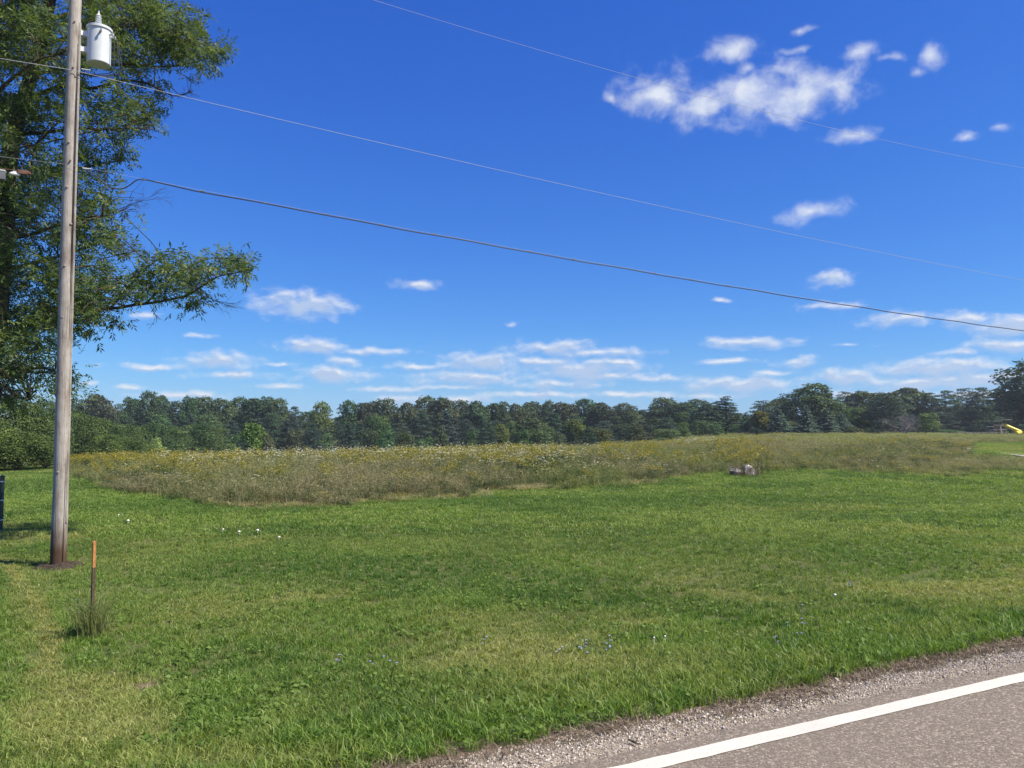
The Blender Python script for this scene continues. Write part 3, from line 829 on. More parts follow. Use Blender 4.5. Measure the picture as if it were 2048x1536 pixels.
p_forb = .14 + .35 * sst(.5, .68, patch) + blobt(1150, 925, 300, 20, .2) + blobt(1800, 890, 150, 14, .25)
q = rng.random(n)
kind = np.where(q < p_lace, 3, np.where(q < p_lace + p_gold, 2, np.where(q < p_lace + p_gold + p_forb, 1, 0)))
kind = np.where((edge_gap < 9 + 12 * patch2) & (rng.random(n) < .06 + .8 * sst(.50, .62, fbm(x + 3, y + 8, .45, 2)) * (px > 420) * (px < 1380)), 4, kind)
dry = np.clip(.25 + .9 * sst(.42, .62, fbm(x - 15, y + 33, .16, 3)) - .5 * sst(45, 80, y) + blobt(700, 950, 500, 18, .6) + blobt(1700, 925, 300, 30, .25) - blobt(1250, 930, 200, 30, .35) + rng.normal(0, .12, n), 0, 1)
dry = np.where(kind == 4, .1, dry)
protos = [tall_grass(200 + k) for k in range(4)] + [forb(210 + k) for k in range(3)] + [goldenrod(220 + k) for k in range(3)] + [lace(230 + k) for k in range(3)] + [bent_straw(240 + k) for k in range(3)]
base_i = np.array([0, 4, 7, 10, 13])[kind]; cnt = np.array([4, 3, 3, 3, 3])[kind]
idx = base_i + (rng.random(n) * cnt).astype(int)
hs = rng.uniform(.72, 1.12, n) * (.75 + .45 * fbm(x, y, .3, 3))
hs *= np.interp(edge_gap, [0, 6, 16, 38], [.28, .45, .72, 1.0])
hs *= 1 - .45 * sst(1780, 1930, px) * sst(35, 45, y) - .22 * sst(1450, 1650, px)
ws = rng.uniform(.9, 1.5, n) * (1 + .9 * sst(35, 90, y))
hs *= 1 - .38 * sst(55, 95, y)
flower = (kind >= 2) & (kind < 4)
hs = np.where(flower, hs * np.where(kind == 3, 1.12, 1.05), hs)
for nm, sel, lab, cat in (('meadow_grass', ~flower, 'tall brown and olive meadow grass with seed heads beyond the lawn', 'meadow grass'),
                          ('wildflowers', flower, 'yellow goldenrod and white lace flowers blooming across the meadow', 'wildflowers')):
    m_ = int(sel.sum())
    scatter(nm, np.c_[x, y, z][sel], np.c_[rng.normal(.02, .07, m_), rng.normal(.05, .07, m_), rng.random(m_) * 6.28],
            np.c_[ws, ws, hs][sel], idx[sel], protos, {'dry': dry[sel]}, lab, cat)

# pale gravel path and its mown strip at the far right
pp = [on_ground(px_, py_) for px_, py_ in ((1930, 898), (1985, 905), (2050, 914), (2200, 930))]
qq = [on_ground(px_, py_) for px_, py_ in ((1925, 895), (1980, 900), (2050, 907), (2200, 921))]
V = [np.array(p) + [0, 0, .03] for p in pp] + [np.array(p) + [0, 0, .03] for p in qq]
b = MB(); b.add(V, [(i, i + 1, i + 5, i + 4) for i in range(3)])
tag(b.build('path', M['path']), kind='structure')

# ------------------------------------------------------------------ utility pole
pb = on_ground(118, 1130)
POLE_Y = 13.4
P0 = at(115.5, 1130, POLE_Y); PX, PY = P0[0], P0[1]
PZ = float(ground(PX, PY))
def pole_z(py): return at(148, py, PY)[2]
pole = empty('utility_pole', (PX, PY, PZ), 'tall weathered grey wooden utility pole with brown stained foot', 'utility pole')
PTOP = 10.9 - PZ
zs = np.concatenate([[-.4], np.linspace(0, PTOP, 40)])
rr = np.interp(zs, [-.4, 0, PTOP], [.128, .125, .094]) * (1 + .012 * np.sin(zs * 3.1) + .008 * np.random.default_rng(5).normal(size=len(zs)))
b = MB(); b.tube(np.c_[.012 * np.sin(zs * .7), .008 * np.cos(zs * .9), zs], rr, 28)
b.build('shaft', M['pole'], pole, smooth=True, autosmooth=50)
toC = np.array([-PX, -PY]); toC /= np.linalg.norm(toC); latr = np.array([-toC[1], toC[0]])    # latr: picture right, seen from the camera
if latr[0] < 0: latr = -latr
def pole_r(zz): return float(np.interp(zz, [0, PTOP], [.125, .094]))
# ground-wire moulding strip up the right flank
dirm = (latr * .80 + toC * .60)
b = MB()
for z0, z1 in ((.75, 2.6), (2.6, 4.45), (4.45, 6.3), (6.3, 8.2), (8.2, 9.6)):
    c0 = dirm * (pole_r(z0) + .008); c1 = dirm * (pole_r(z1) + .008)
    b.tube([(c0[0], c0[1], z0), (c1[0], c1[1], z1 - .006)], .021, 6)
b.build('ground_wire_moulding', M['pole'], pole)
dirw = (latr * .56 + toC * .83)
b = MB(); zz = np.linspace(.02, 9.2, 30)
b.tube(np.c_[[dirw * (pole_r(q_) + .003) for q_ in zz], zz] + np.c_[np.zeros((30, 2)), np.zeros(30)], .006, 5)
b.build('ground_wire', M['rubber'], pole, smooth=True)
r = np.random.default_rng(11)
for k, q_ in enumerate((1.62, 2.3, 3.1, 4.3, 5.2, 5.95, 6.6, 7.4, 8.6)):
    a_ = r.uniform(-.45, .45); dd = toC * math.cos(a_) + latr * math.sin(a_)
    b = MB(); c_ = dd * (pole_r(q_) - .004)
    b.tube([(c_[0], c_[1], q_), (c_[0] + dd[0] * .016, c_[1] + dd[1] * .016, q_ - .004)], [.024, .012], 7)
    b.build('knot', M['pole'], pole)
for q_ in (pole_z(140) - PZ, pole_z(325) - PZ, pole_z(60) - PZ + .1):
    b = MB(); c_ = toC * (pole_r(q_) - .002)
    b.tube([(c_[0], c_[1], q_), (c_[0] + toC[0] * .022, c_[1] + toC[1] * .022, q_)], .016, 6)
    b.build('bolt', M['rust'], pole)
b = MB(); b.lathe([(.02, 0), (.022, .12), (.05, .13), (.055, .17), (.03, .19), (.045, .22), (.028, .27), (.005, .28)], 12, (0, 0, PTOP - .02))
b.build('pin_insulator', M['porcelain'], pole, smooth=True)

# loose soil around the foot
r = np.random.default_rng(4); b = MB(); ring = [(0, .06)]
V = [(0, 0, .10)]; Q = []
for j, (rad, h) in enumerate(((.16, .085), (.27, .055), (.42, -.03))):
    for k in range(20):
        t = 2 * math.pi * k / 20; w = 1 + .22 * r.normal()
        e = 1.25 if math.cos(t) > .3 else 1.0
        V.append((rad * w * e * math.cos(t), rad * w * math.sin(t) * .9, h * (1 + .3 * r.normal())))
Q += [(0, 1 + k, 1 + (k + 1) % 20) for k in range(20)]
for j in range(2): Q += [(1 + j * 20 + k, 21 + j * 20 + k, 21 + j * 20 + (k + 1) % 20, 1 + j * 20 + (k + 1) % 20) for k in range(20)]
b.add(V, Q); o = b.build('soil_mound', M['soil'], None, (PX + .06, PY - .02, PZ - .01), smooth=True)
tag(o, 'low mound of dark loose soil around the utility pole foot', 'soil mound')

# ------------------------------------------------------------------ transformer
TX = np.array([PX, PY]) + RD * .395
zb, zt = at(200, 121, PY)[2], at(200, 47, PY)[2]
TH = zt - zb
tr = empty('pole_transformer', (TX[0], TX[1], zb), 'light grey cylindrical transformer can bolted high on the utility pole', 'transformer', rz=math.atan2(RD[1], RD[0]))
TR = .195
b = MB(); b.lathe([(TR - .012, 0), (TR, .012), (TR, TH - .03)], 40); b.build('tank', M['tank'], tr, smooth=True, autosmooth=40)
b = MB(); b.lathe([(TR + .004, TH - .05), (TR + .020, TH - .046), (TR + .020, TH - .006), (TR + .005, TH + .004), (TR * .55, TH + .035), (.05, TH + .045)], 40)
b.build('lid', M['tank'], tr, smooth=True, autosmooth=30)
prof = [(.045, 0)]
for k in range(5):
    z_ = .012 + k * .040; w = .062 - k * .003
    prof += [(.036, z_), (w, z_ + .012), (w - .004, z_ + .020), (.034, z_ + .026)]
prof += [(.025, .215), (.012, .245)]
bu = MB(); bu.lathe(prof, 18, (-.02, 0, TH + .04)); bo = bu.build('bushing', M['porcelain'], tr, smooth=True, autosmooth=40)
bu = MB(); bu.tube([(-.02, 0, TH + .27), (-.02, 0, TH + .32)], .011, 8); bu.build('terminal_stud', M['steel'], bo)
for zz in (TH * .33, TH * .76):
    b = MB(); b.box((-.24, 0, zz), (.10, .10, .085)); b.box((-.288, 0, zz), (.016, .13, .105)); b.box((-.200, 0, zz), (.03, .12, .10))
    b.build('mounting_bracket', M['white'], tr)
# low-voltage terminals: local +x is along the road, -y faces the camera
ang = -2.05 + .62
for k, (aa, zz) in enumerate(((R(-82), TH * .80), (R(-30), TH * .82), (R(-14), TH * .78))):
    dx, dy = math.cos(aa), math.sin(aa)
    b = MB(); b.tube([(dx * (TR - .01), dy * (TR - .01), zz), (dx * (TR + .055), dy * (TR + .055), zz)], [.022, .016], 8)
    b.box((dx * (TR + .065), dy * (TR + .065), zz - .01), (.022, .022, .06), aa)
    b.build('terminal', M['steel'] if k else M['boxgrey'], tr)
for k, (aa, sag) in enumerate(((R(-30), .0), (R(-14), .06), (R(2), .10))):
    dx, dy = math.cos(aa), math.sin(aa)
    pts = [(dx * (TR + .05), dy * (TR + .05), TH * .80), (dx * (TR + .10), dy * (TR + .10), TH * .74), (dx * (TR + .085 + sag * .5), dy * (TR + .085), TH * .4),
           (dx * (TR + .10 + sag), dy * (TR + .09), -.02), (dx * (TR + .06), dy * (TR + .05), -.16), (-.10, -.10, -.24 - .02 * k), (-.36, -.05, -.22)]
    pts = np.array(pts); tt = np.linspace(0, len(pts) - 1, 28)
    sm = np.stack([np.interp(tt, np.arange(len(pts)), pts[:, i]) for i in range(3)], 1)
    for _ in range(3): sm[1:-1] = (sm[:-2] + 2 * sm[1:-1] + sm[2:]) / 4
    b = MB(); b.tube(sm, .0085, 6); b.build('lead', M['rubber'], tr, smooth=True)

# ------------------------------------------------------------------ overhead wires
def wire_points(pix, off=0.0):
    """intersect pixel rays with the vertical plane of the wire run -> (t, z)"""
    o2 = np.array([PX, PY]) + RN * off
    out = []
    for (px_, py_) in pix:
        d = ray(px_, py_)
        A = np.array([[d[0], -RD[0]], [d[1], -RD[1]]]); k, t_ = np.linalg.solve(A, o2)
        out.append((t_, CAMZ + k * d[2]))
    return np.array(out)
def make_wire(name, pix, off, rad, material, label, left_drop=.05, t_end=62, t0=0.0, left=True, zoff=0):
    tz = wire_points(pix, off); c = np.polyfit(tz[:, 0], tz[:, 1], 2)
    tr_ = np.linspace(t0, t_end, 70); zr = np.polyval(c, tr_)
    o2 = np.array([PX, PY]) + RN * off
    if left:
        tl = np.linspace(-26, -.2, 20); zl = np.polyval(c, t0) + left_drop * tl * .9
        tr_ = np.concatenate([tl, tr_]); zr = np.concatenate([zl, zr])
    P = np.c_[o2 + tr_[:, None] * RD, zr + zoff]
    b = MB(); b.tube(P, rad, 6)
    o = b.build(name, material, None, smooth=True)
    return tag(o, label, 'wire'), c, o2
make_wire('overhead_wire', [(748, 0), (1270, 155), (1600, 240), (1730, 272)], 0, .0038, M['alum'],
          'thin topmost bare power wire running from the pole top', .03)
make_wire('overhead_wire', [(170, 141), (300, 180), (750, 285), (1190, 388), (1640, 475), (2048, 562)], -.13, .0048, M['alum'],
          'pale bare neutral wire attached just below the transformer', .02)
wo, cc, o2 = make_wire('cable_strand', [(170, 338), (290, 360), (1000, 492), (1300, 546), (2048, 661)], -.13, .0020, M['alum'],
                   'thin steel strand carrying the black communications cable', .015, zoff=.018)
# black cable lashed under the strand; near the pole it leaves the strand in a drip loop
tt = np.linspace(2.05, 62, 150)
P = np.c_[o2 + tt[:, None] * RD, np.polyval(cc, tt) - .012 + .010 * np.sin(tt * 2.3) * np.sin(tt * .7)]
loop = [wire_points([p_], -.13)[0] for p_ in ((172, 340), (186, 347), (200, 358), (213, 371), (228, 378), (247, 378), (262, 369), (272, 360), (286, 358))]
loop = np.array(loop); u = np.linspace(0, len(loop) - 1, 40)
L2 = np.stack([np.interp(u, np.arange(len(loop)), loop[:, i]) for i in range(2)], 1)
for _ in range(4): L2[1:-1] = (L2[:-2] + 2 * L2[1:-1] + L2[2:]) / 4
PL = np.c_[o2 + L2[:, :1] * RD, L2[:, 1]]
tmin = L2[-1, 0]
P = P[tt > tmin + .15]
path = np.concatenate([PL, P])
rad = np.concatenate([np.full(len(PL), .011), np.full(len(P), .0125)])
b = MB(); b.tube(path, rad, 7); cable = b.build('communications_cable', M['rubber'], None, smooth=True)
tag(cable, 'thick black cable sagging from a drip loop at the pole', 'cable')
for t_ in np.concatenate([[tmin + .02], np.arange(tmin + 1.0, 16, 1.15)]):
    p = np.r_[o2 + t_ * RD, np.polyval(cc, t_) + .004]
    b = MB(); b.tube([p - np.r_[RD, 0] * .03, p + np.r_[RD, 0] * .03], .0130, 7); b.build('lashing_glint_clamp', M['boxgrey'], cable)  # paler clamp bands put in for the glints along the lashed cable
for nm, (px_, py_), off, lab in (('wire_clamp', (176, 140), -.13, 'small steel clamp holding the neutral wire below the transformer'),
                                 ('wire_clamp', (178, 338), -.13, 'small pale clamp where the black cable meets the pole')):
    tz = wire_points([(px_, py_)], off)[0]; p = np.r_[np.array([PX, PY]) + RN * off + tz[0] * RD, tz[1]]
    b = MB(); b.tube([p - np.r_[RD, 0] * .10, p, p + np.r_[RD, 0] * .035], [.010, .012, .026], 8)
    o = b.build(nm, M['steel'], None); tag(o, lab, 'clamp')
# hardware hanging on the strand left of the pole
def hw(px_, py_):
    tz = wire_points([(px_, py_)], -.13)[0]; return np.r_[o2 + tz[0] * RD, tz[1]]
rzr = math.atan2(RD[1], RD[0])
p = hw(2, 351); e = empty('splice_box', tuple(p), 'grey splice box hanging on the cable under the ash branches', 'splice box', rz=rzr)
b = MB(); b.box((-.06, 0, 0), (.24, .12, .14)); b.build('case', M['boxgrey'], e)
b = MB(); b.box((-.06, 0, .078), (.25, .13, .016)); b.build('cover', M['white'], e)
b = MB(); b.tube([(-.10, 0, .08), (-.10, 0, .20)], .008, 6); b.build('hanger', M['steel'], e)
p = hw(29, 348); b = MB(); b.tube([(-.075, 0, 0), (-.05, 0, .005), (.06, 0, 0), (.085, 0, -.01)], [.012, .027, .027, .010], 10)
b.box((0, 0, .03), (.05, .03, .035))
o = b.build('cable_connector', M['white'], None, tuple(p), smooth=False); o.rotation_euler.z = rzr
tag(o, 'white plastic connector on the cable between splice box and pole', 'connector')
p = hw(47, 345); b = MB(); b.box((0, 0, 0), (.16, .07, .062)); b.tube([(-.42, 0, .022), (.10, 0, .022)], .006, 6); b.box((.09, 0, -.005), (.03, .09, .04))
o = b.build('cable_bracket', M['rust'], None, tuple(p)); o.rotation_euler.z = rzr
tag(o, 'rusty brown bracket on the cable under the ash branches', 'bracket')

# ------------------------------------------------------------------ stake, fence post, small things on the lawn
sp = on_ground(183, 1272)
st = empty('marker_stake', tuple(sp), 'slim brown steel stake with orange painted top standing in a grass tuft', 'stake', rz=.3)
H = at(183, 1082, sp[1])[2] - sp[2]
b = MB()
for (x0, x1, y0, y1) in ((-.019, .019, 0, .006), (-.0045, .0045, -.02, 0)):
    b.box(((x0 + x1) / 2, (y0 + y1) / 2, (H * .72 - .25) / 2), (x1 - x0, y1 - y0, H * .72 + .25))
b.build('post', M['darksteel'], st)
b = MB()
for (x0, x1, y0, y1) in ((-.0195, .0195, -.0005, .0065), (-.005, .005, -.0205, -.0005)):
    b.box(((x0 + x1) / 2, (y0 + y1) / 2, H * .86), (x1 - x0, y1 - y0, H * .28))
b.build('painted_top', M['orange'], st)
tg = empty('grass_tuft', (sp[0], sp[1], sp[2]), 'unmown olive grass tuft around the orange topped stake', 'grass tuft')
V, F, A = blades(420, .17, .42, .5, .006, .6, 77, vlo=.1, vhi=.7)
o = link('blades', pack('blades', [(V, F, A, 0)], [M['straw']]), None, tg); tag(o, kind='stuff')
V, F, A = blades(30, .14, .46, .5, .008, 1.5, 78, vlo=.7, vhi=1)
o = link('dry_stalks', pack('dry_stalks', [(V, F, A, 0)], [M['straw']]), None, tg); tag(o, kind='stuff')

def chicory(px_, py_, h, label, seed):
    g0 = on_ground(px_, py_); e = empty('chicory_plant', tuple(g0), label, 'flower', 'blue chicory flowers in the roadside lawn')
    r = np.random.default_rng(seed); b = MB(); b2 = MB()
    pts = [np.array([0, 0, -.02])]
    for k in range(4): pts.append(pts[-1] + [r.normal() * .015, r.normal() * .015, h / 4])
    b.tube(pts, [.003, .003, .0025, .002, .0015], 5)
    b.build('stem', M['weed'] if False else M['forb'], e)
    for j in range(3):
        c = pts[-1 - (j > 0) - (j > 1)] + r.normal(size=3) * [.02, .02, .004]
        for k in range(8):
            t = .785 * k; a = np.array([math.cos(t), math.sin(t), .35]); w = np.array([-math.sin(t), math.cos(t), 0]) * .006
            b2.add([c, c + a * .009 - w * .6, c + a * .012, c + a * .009 + w * .6], [(0, 1, 2, 3)])
    tag(b2.build('petals', M['chicory'], e), kind='stuff')
ci = 0
for px_, py_, h in ((158, 1245, .30), (686, 1330, .14), (760, 1335, .10), (797, 1340, .10), (973, 1298, .14), (1160, 1300, .12), (1118, 1312, .12), (1170, 1312, .10), (1223, 1296, .12),
                    (1230, 1306, .10), (1600, 1228, .12), (1570, 1262, .10), (1590, 1282, .10), (1610, 1258, .12), (1555, 1290, .10), (1700, 1176, .12), (1712, 1180, .10)):
    chicory(px_, py_, h, 'small blue chicory flower on a thin stem in the lawn' if ci else 'blue chicory flower rising beside the orange topped stake', 300 + ci); ci += 1
for k, (px_, py_, sz) in enumerate(((515, 1068, .034), (478, 1071, .032), (558, 1082, .028), (446, 1066, .024), (256, 1048, .034), (237, 1036, .022), (1670, 1200, .020), (1330, 1286, .010), (1308, 1289, .010))):
    g0 = on_ground(px_, py_)
    near = k >= 6
    e = empty('mushroom', tuple(g0), 'small white mushroom standing in the roadside grass' if near else 'white mushroom standing in the mown lawn behind the pole', 'mushroom', 'white mushrooms in the roadside grass' if near else 'white mushrooms on the far lawn')
    hh = .085 if not near else .065
    b = MB(); b.lathe([(sz * .28, -.02), (sz * .24, hh)], 10); b.build('stem', M['mushroom'], e, smooth=True)
    b = MB(); b.lathe([(sz * .9, hh - .008), (sz, hh), (sz * .8, hh + sz * .4), (sz * .4, hh + sz * .65), (.002, hh + sz * .7)], 14); b.build('cap', M['mushroom'], e, smooth=True)

fp = on_ground(1, 1063)
e = empty('fence_post', tuple(fp), 'dark green steel fence post standing at the lawn edge', 'fence post')
H = at(1, 952, fp[1])[2] - fp[2]
b = MB(); b.tube([(0, 0, -.3), (0, 0, H - .02)], .045, 14); b.build('tube', M['fencegreen'], e, smooth=True, autosmooth=40)
b = MB(); b.lathe([(.052, H - .03), (.052, H - .005), (.03, H + .02), (.005, H + .028)], 14); b.build('cap', M['fencegreen'], e, smooth=True, autosmooth=40)
b = MB(); b.lathe([(.10, -.05), (.10, .015), (.06, .03)], 14); b.build('footing', M['path'], e)
for hh in (.25, H * .55, H - .14):
    b = MB(); b.lathe([(.047, hh), (.051, hh + .004), (.051, hh + .026), (.047, hh + .03)], 14); b.build('tension_band', M['steel'], e)

# big broadleaf weed at the gravel edge and two twigs on the shoulder
def weed_plant(px_, py_, n, size, label, seed):
    g0 = on_ground(px_, py_); e = empty('weed_plant', tuple(g0), label, 'weed'); r = np.random.default_rng(seed)
    for k in range(n):
        t = 6.283 * k / n + r.normal() * .25; L_ = size * (.7 + .5 * r.random()); up = .35 + .5 * r.random()
        d_ = np.array([math.cos(t), math.sin(t), 0]); w = np.array([-math.sin(t), math.cos(t), 0])
        V, A = [], []
        for j, (f, wd) in enumerate(((0, .05), (.3, .13), (.55, .21), (.8, .17), (1.0, .03))):
            p = d_ * L_ * f * (1 - .12 * f) + np.array([0, 0, L_ * (up * f - .45 * f * f)])
            rip = L_ * .03 * (1 if j % 2 else -1)
            V += [p - w * L_ * wd + [0, 0, .02 + rip], p, p + w * L_ * wd + [0, 0, .02 - rip]]
        F = [(3 * j + q_, 3 * j + q_ + 1, 3 * j + q_ + 4, 3 * j + q_ + 3) for j in range(4) for q_ in range(2)]
        me = mesh_np('leaf', np.array(V), np.array(F), {'v': np.full(len(V), .45 + .55 * r.random())}, smooth=True)
        link('leaf', me, M['weed'], e)
weed_plant(1928, 1284, 8, .15, 'large pale broadleaf weed at the edge of the gravel shoulder', 21)
weed_plant(610, 1372, 8, .10, 'low rosette weed in the lawn near the shoulder', 22)
for k, (pa, pb_, lab) in enumerate((((1712, 1340), (1752, 1352), 'dark dry twig on the gravel beside the grass verge'), ((1256, 1488), (1282, 1494), 'short dark twig on the gravel near the white line'))):
    a, c = on_ground(*pa), on_ground(*pb_); m_ = (a + c) / 2
    b = MB(); r = np.random.default_rng(k)
    pts = np.array([a + (c - a) * f + [0, r.normal() * .008, .012 + .01 * r.random()] for f in np.linspace(0, 1, 6)])
    b.tube(pts - m_, [.004, .006, .006, .005, .004, .002], 6); b.tube([pts[3] - m_, pts[3] - m_ + (c - a) * .2 + [0, .03, .02]], [.004, .0015], 5)
    tag(b.build('fallen_twig', M['bark'], None, tuple(m_)), lab, 'twig')

# boulders at the meadow edge
def boulder(px_, py_, w, d_, h, seed, label):
    g0 = on_ground(px_, py_); r = np.random.default_rng(seed)
    import bmesh
    bm = bmesh.new(); bmesh.ops.create_icosphere(bm, subdivisions=4, radius=1)
    cuts = [(Vector(r.normal(size=3)).normalized(), .42 + .30 * r.random()) for _ in range(16)]
    from mathutils import noise as mn
    for v in bm.verts:
        p = v.co.copy()
        for nrm, dd in cuts:
            k = p.dot(nrm) - dd
            if k > 0: p -= nrm * k * .9
        p += p.normalized() * (mn.noise(v.co * 2.2 + Vector((seed, 0, 0))) * .12 + mn.noise(v.co * 6) * .07 + mn.noise(v.co * 13) * .03)
        v.co = Vector((p.x * w / 2, p.y * d_ / 2, p.z * h * .78 + h * .22))
    me = bpy.data.meshes.new('boulder'); bm.to_mesh(me); bm.free()
    o = link('boulder', me, M['stone'], None, tuple(g0)); return tag(o, label, 'boulder')
boulder(1499, 951, .66, .6, .66, 3, 'larger pale pitted boulder at the mown edge of the meadow')
boulder(1470, 951, .56, .5, .50, 8, 'smaller pale boulder lying against the larger one')
g0 = on_ground(1486, 951)
e = empty('dry_weed_clump', tuple(g0 + [.05, -.15, 0]), 'tangled grey dry weeds growing over the two boulders', 'dry weeds')
V, F, A = blades(330, .80, .60, .5, .013, .8, 91, vlo=0, vhi=.9)
me = pack('stalks', [(V, F, A, 0)], [M['thatch']]); tag(link('stalks', me, None, e), kind='stuff')
g1 = on_ground(1522, 949)
e = empty('sunflower_weeds', tuple(g1 + [0, .25, 0]), 'yellow flowered weeds standing close beside the boulders', 'flower')
V, F, A = blades(34, .45, 1.15, .25, .014, .22, 92, vlo=.4, vhi=.8)
tips = V.reshape(-1, 6, 3)[::3, 4]
c = cards(np.repeat(tips, 3, 0) + rng.normal(size=(3 * len(tips), 3)) * .018, rng.normal(size=(3 * len(tips), 3)) * .5 + [.3, -.6, .6], .05, 1.2, 93)
tag(link('stems', pack('stems', [(V, F, A, 0)], [M['forb']]), None, e), kind='stuff')
me = mesh_np('flower_heads', c[0], c[1]); tag(link('flower_heads', me, M['sunflower'], e), kind='stuff')

# ------------------------------------------------------------------ far trees: prototypes
def crown_mesh(name, lobes, n, leaf, aspect, seed, mat_key, jit=.55, fill=.75, droop=0.0):
    """leaf-sized faces spread over the shells of many lobes"""
    r = np.random.default_rng(seed)
    lobes = np.asarray(lobes, float)                      # x y z rx ry rz
    area = (lobes[:, 3] * lobes[:, 4] + lobes[:, 3] * lobes[:, 5] + lobes[:, 4] * lobes[:, 5])
    li = r.choice(len(lobes), n, p=area / area.sum())
    d = r.normal(size=(n, 3)); d /= np.linalg.norm(d, axis=1)[:, None]
    d[:, 2] = np.where(d[:, 2] < -.35, -d[:, 2], d[:, 2])
    rad = fill + (1.08 - fill) * r.random(n) ** .6
    bump_ = 1 + .22 * np.sin(d[:, 0] * 7 + li) * np.sin(d[:, 1] * 6 + 2 * li) + .12 * np.sin(d[:, 2] * 13 + li * 3)
    P = lobes[li, :3] + d * lobes[li, 3:] * (rad * bump_)[:, None]
    inside = np.zeros(n, bool)
    for k, lb in enumerate(lobes):
        q = ((P - lb[:3]) / lb[3:]); inside |= ((q ** 2).sum(1) < .36) & (li != k)
    P, d, li = P[~inside], d[~inside], li[~inside]
    Nn = d / lobes[li, 3:] * lobes[li, 3:].mean(1)[:, None] + r.normal(size=P.shape) * jit + [0, 0, .25]
    lobv = r.random(len(lobes))
    vv = np.clip(.30 + .4 * (lobv[li] - .5) + .5 * r.random(len(P)), 0, 1)
    V, F, A = cards(P, Nn, leaf, aspect, seed + 1, vv)
    me = mesh_np(name, V, F, {'v': A}); me.materials.append(M[mat_key]); return me
def limbs_mesh(name, H, base_r, lobes, seed, z0=0):
    r = np.random.default_rng(seed); b = MB()
    zz = np.linspace(z0 - .3, H * .8, 8)
    ax = np.c_[np.cumsum(r.normal(size=8)) * H * .008, np.cumsum(r.normal(size=8)) * H * .008, zz]
    b.tube(ax, np.linspace(base_r, base_r * .25, 8), 7)
    for lb in lobes[: 14]:
        k = min(6, max(1, int((lb[2] * .7) / (H * .8) * 7)))
        p = ax[k]; q = np.array(lb[:3]); m_ = (p + q) / 2 + r.normal(size=3) * .25
        b.tube([p, m_, q], [base_r * .4, base_r * .25, base_r * .08], 5)
    me = b.mesh(name); me.materials.append(M['bark']); return me

def decid_proto(seed, H=11, W=8, n=9000, leaf=.37, clear=.18, top_heavy=0.0):
    r = np.random.default_rng(seed); lobes = []
    m_ = 24
    for k in range(m_):
        f = (k + .5) / m_; zz = H * (clear + (1 - clear) * (.06 + .84 * f))
        env = math.sin(math.pi * min(1, max(.0, .14 + .80 * f))) ** .7
        t = 2.4 * k + r.random(); rr = W / 2 * env * (.35 + .5 * r.random())
        s_ = W * (.15 + .085 * r.random()) * (.75 + .4 * env)
        lobes.append((rr * math.cos(t), rr * math.sin(t), zz, s_, s_, s_ * (.75 + .2 * r.random())))
    return crown_mesh('crown', lobes, n, leaf, 1.35, seed, 'leaf'), limbs_mesh('trunk', H, .24, lobes, seed), (H, W)
def pine_proto(seed, H=10, W=7.5, n=8000, leaf=.42, cone=.55):
    r = np.random.default_rng(seed); lobes = []
    for k in range(34):
        f = (k + r.random()) / 34; zz = H * (.05 + .93 * f)
        env = (1 - f) ** cone * (1.0 if f > .12 else .8)
        t = 2.4 * k + r.random(); rr = W / 2 * env * (.5 + .35 * r.random())
        s_ = W * .20 * (.35 + env * .75)
        lobes.append((rr * math.cos(t), rr * math.sin(t), zz, s_, s_, s_ * .36))
    return crown_mesh('crown', lobes, n, leaf, 3.6, seed, 'needle', jit=.6, fill=.45), limbs_mesh('trunk', H, .2, [], seed), (H, W)
def spruce_proto(seed, H=6, W=4.4):
    r = np.random.default_rng(seed); P, Nn = [], []
    tiers = 22
    for k in range(tiers):
        f = k / tiers; z0 = H * (.03 + .95 * f); L_ = W / 2 * (1 - f) ** .85 * (.85 + .3 * r.random()) + .12
        nb = int(6 + 7 * (1 - f)); ph = r.random() * 6
        for j in range(nb):
            t = 6.283 * j / nb + ph + r.normal() * .12; d = np.array([math.cos(t), math.sin(t), 0]); w = np.array([-d[1], d[0], 0]); z1 = z0 + r.normal() * .12; L_b = L_ * (.8 + .35 * r.random())
            for q in range(int(14 + 26 * L_)):
                u = r.random() ** .65; side = r.normal() * .13 * L_ * (1.1 - .6 * u)
                p = d * L_b * u + w * side + np.array([0, 0, z1 - .28 * L_ * u + .16 * L_ * u * u - .05 * abs(side) + r.normal() * .03 - .06 * r.random() * (r.random() < .5)])
                P.append(p); Nn.append(np.array([0, 0, 1]) + d * .25 + r.normal(size=3) * .35)
    P, Nn = np.array(P), np.array(Nn)
    V, F, A = cards(P, Nn, .24, 2.6, seed)
    me = mesh_np('crown', V, F, {'v': A}); me.materials.append(M['needle'])
    return me, limbs_mesh('trunk', H, .12, [], seed), (H, W)
def shrub_proto(seed, H=3.0, W=4.0, n=4200, leaf=.17):
    r = np.random.default_rng(seed); lobes = []
    for k in range(18):
        f = r.random(); t = r.random() * 6.28; rr = W / 2 * (1 - f * .6) * math.sqrt(r.random()) * .8
        s_ = W * (.13 + .09 * r.random())
        lobes.append((rr * math.cos(t), rr * math.sin(t), H * (.12 + .72 * f), s_, s_, s_ * .9 * H / W * 1.2))
    return crown_mesh('crown', lobes, n, leaf, 1.5, seed, 'leaf'), limbs_mesh('trunk', H * .8, .06, lobes, seed), (H, W)
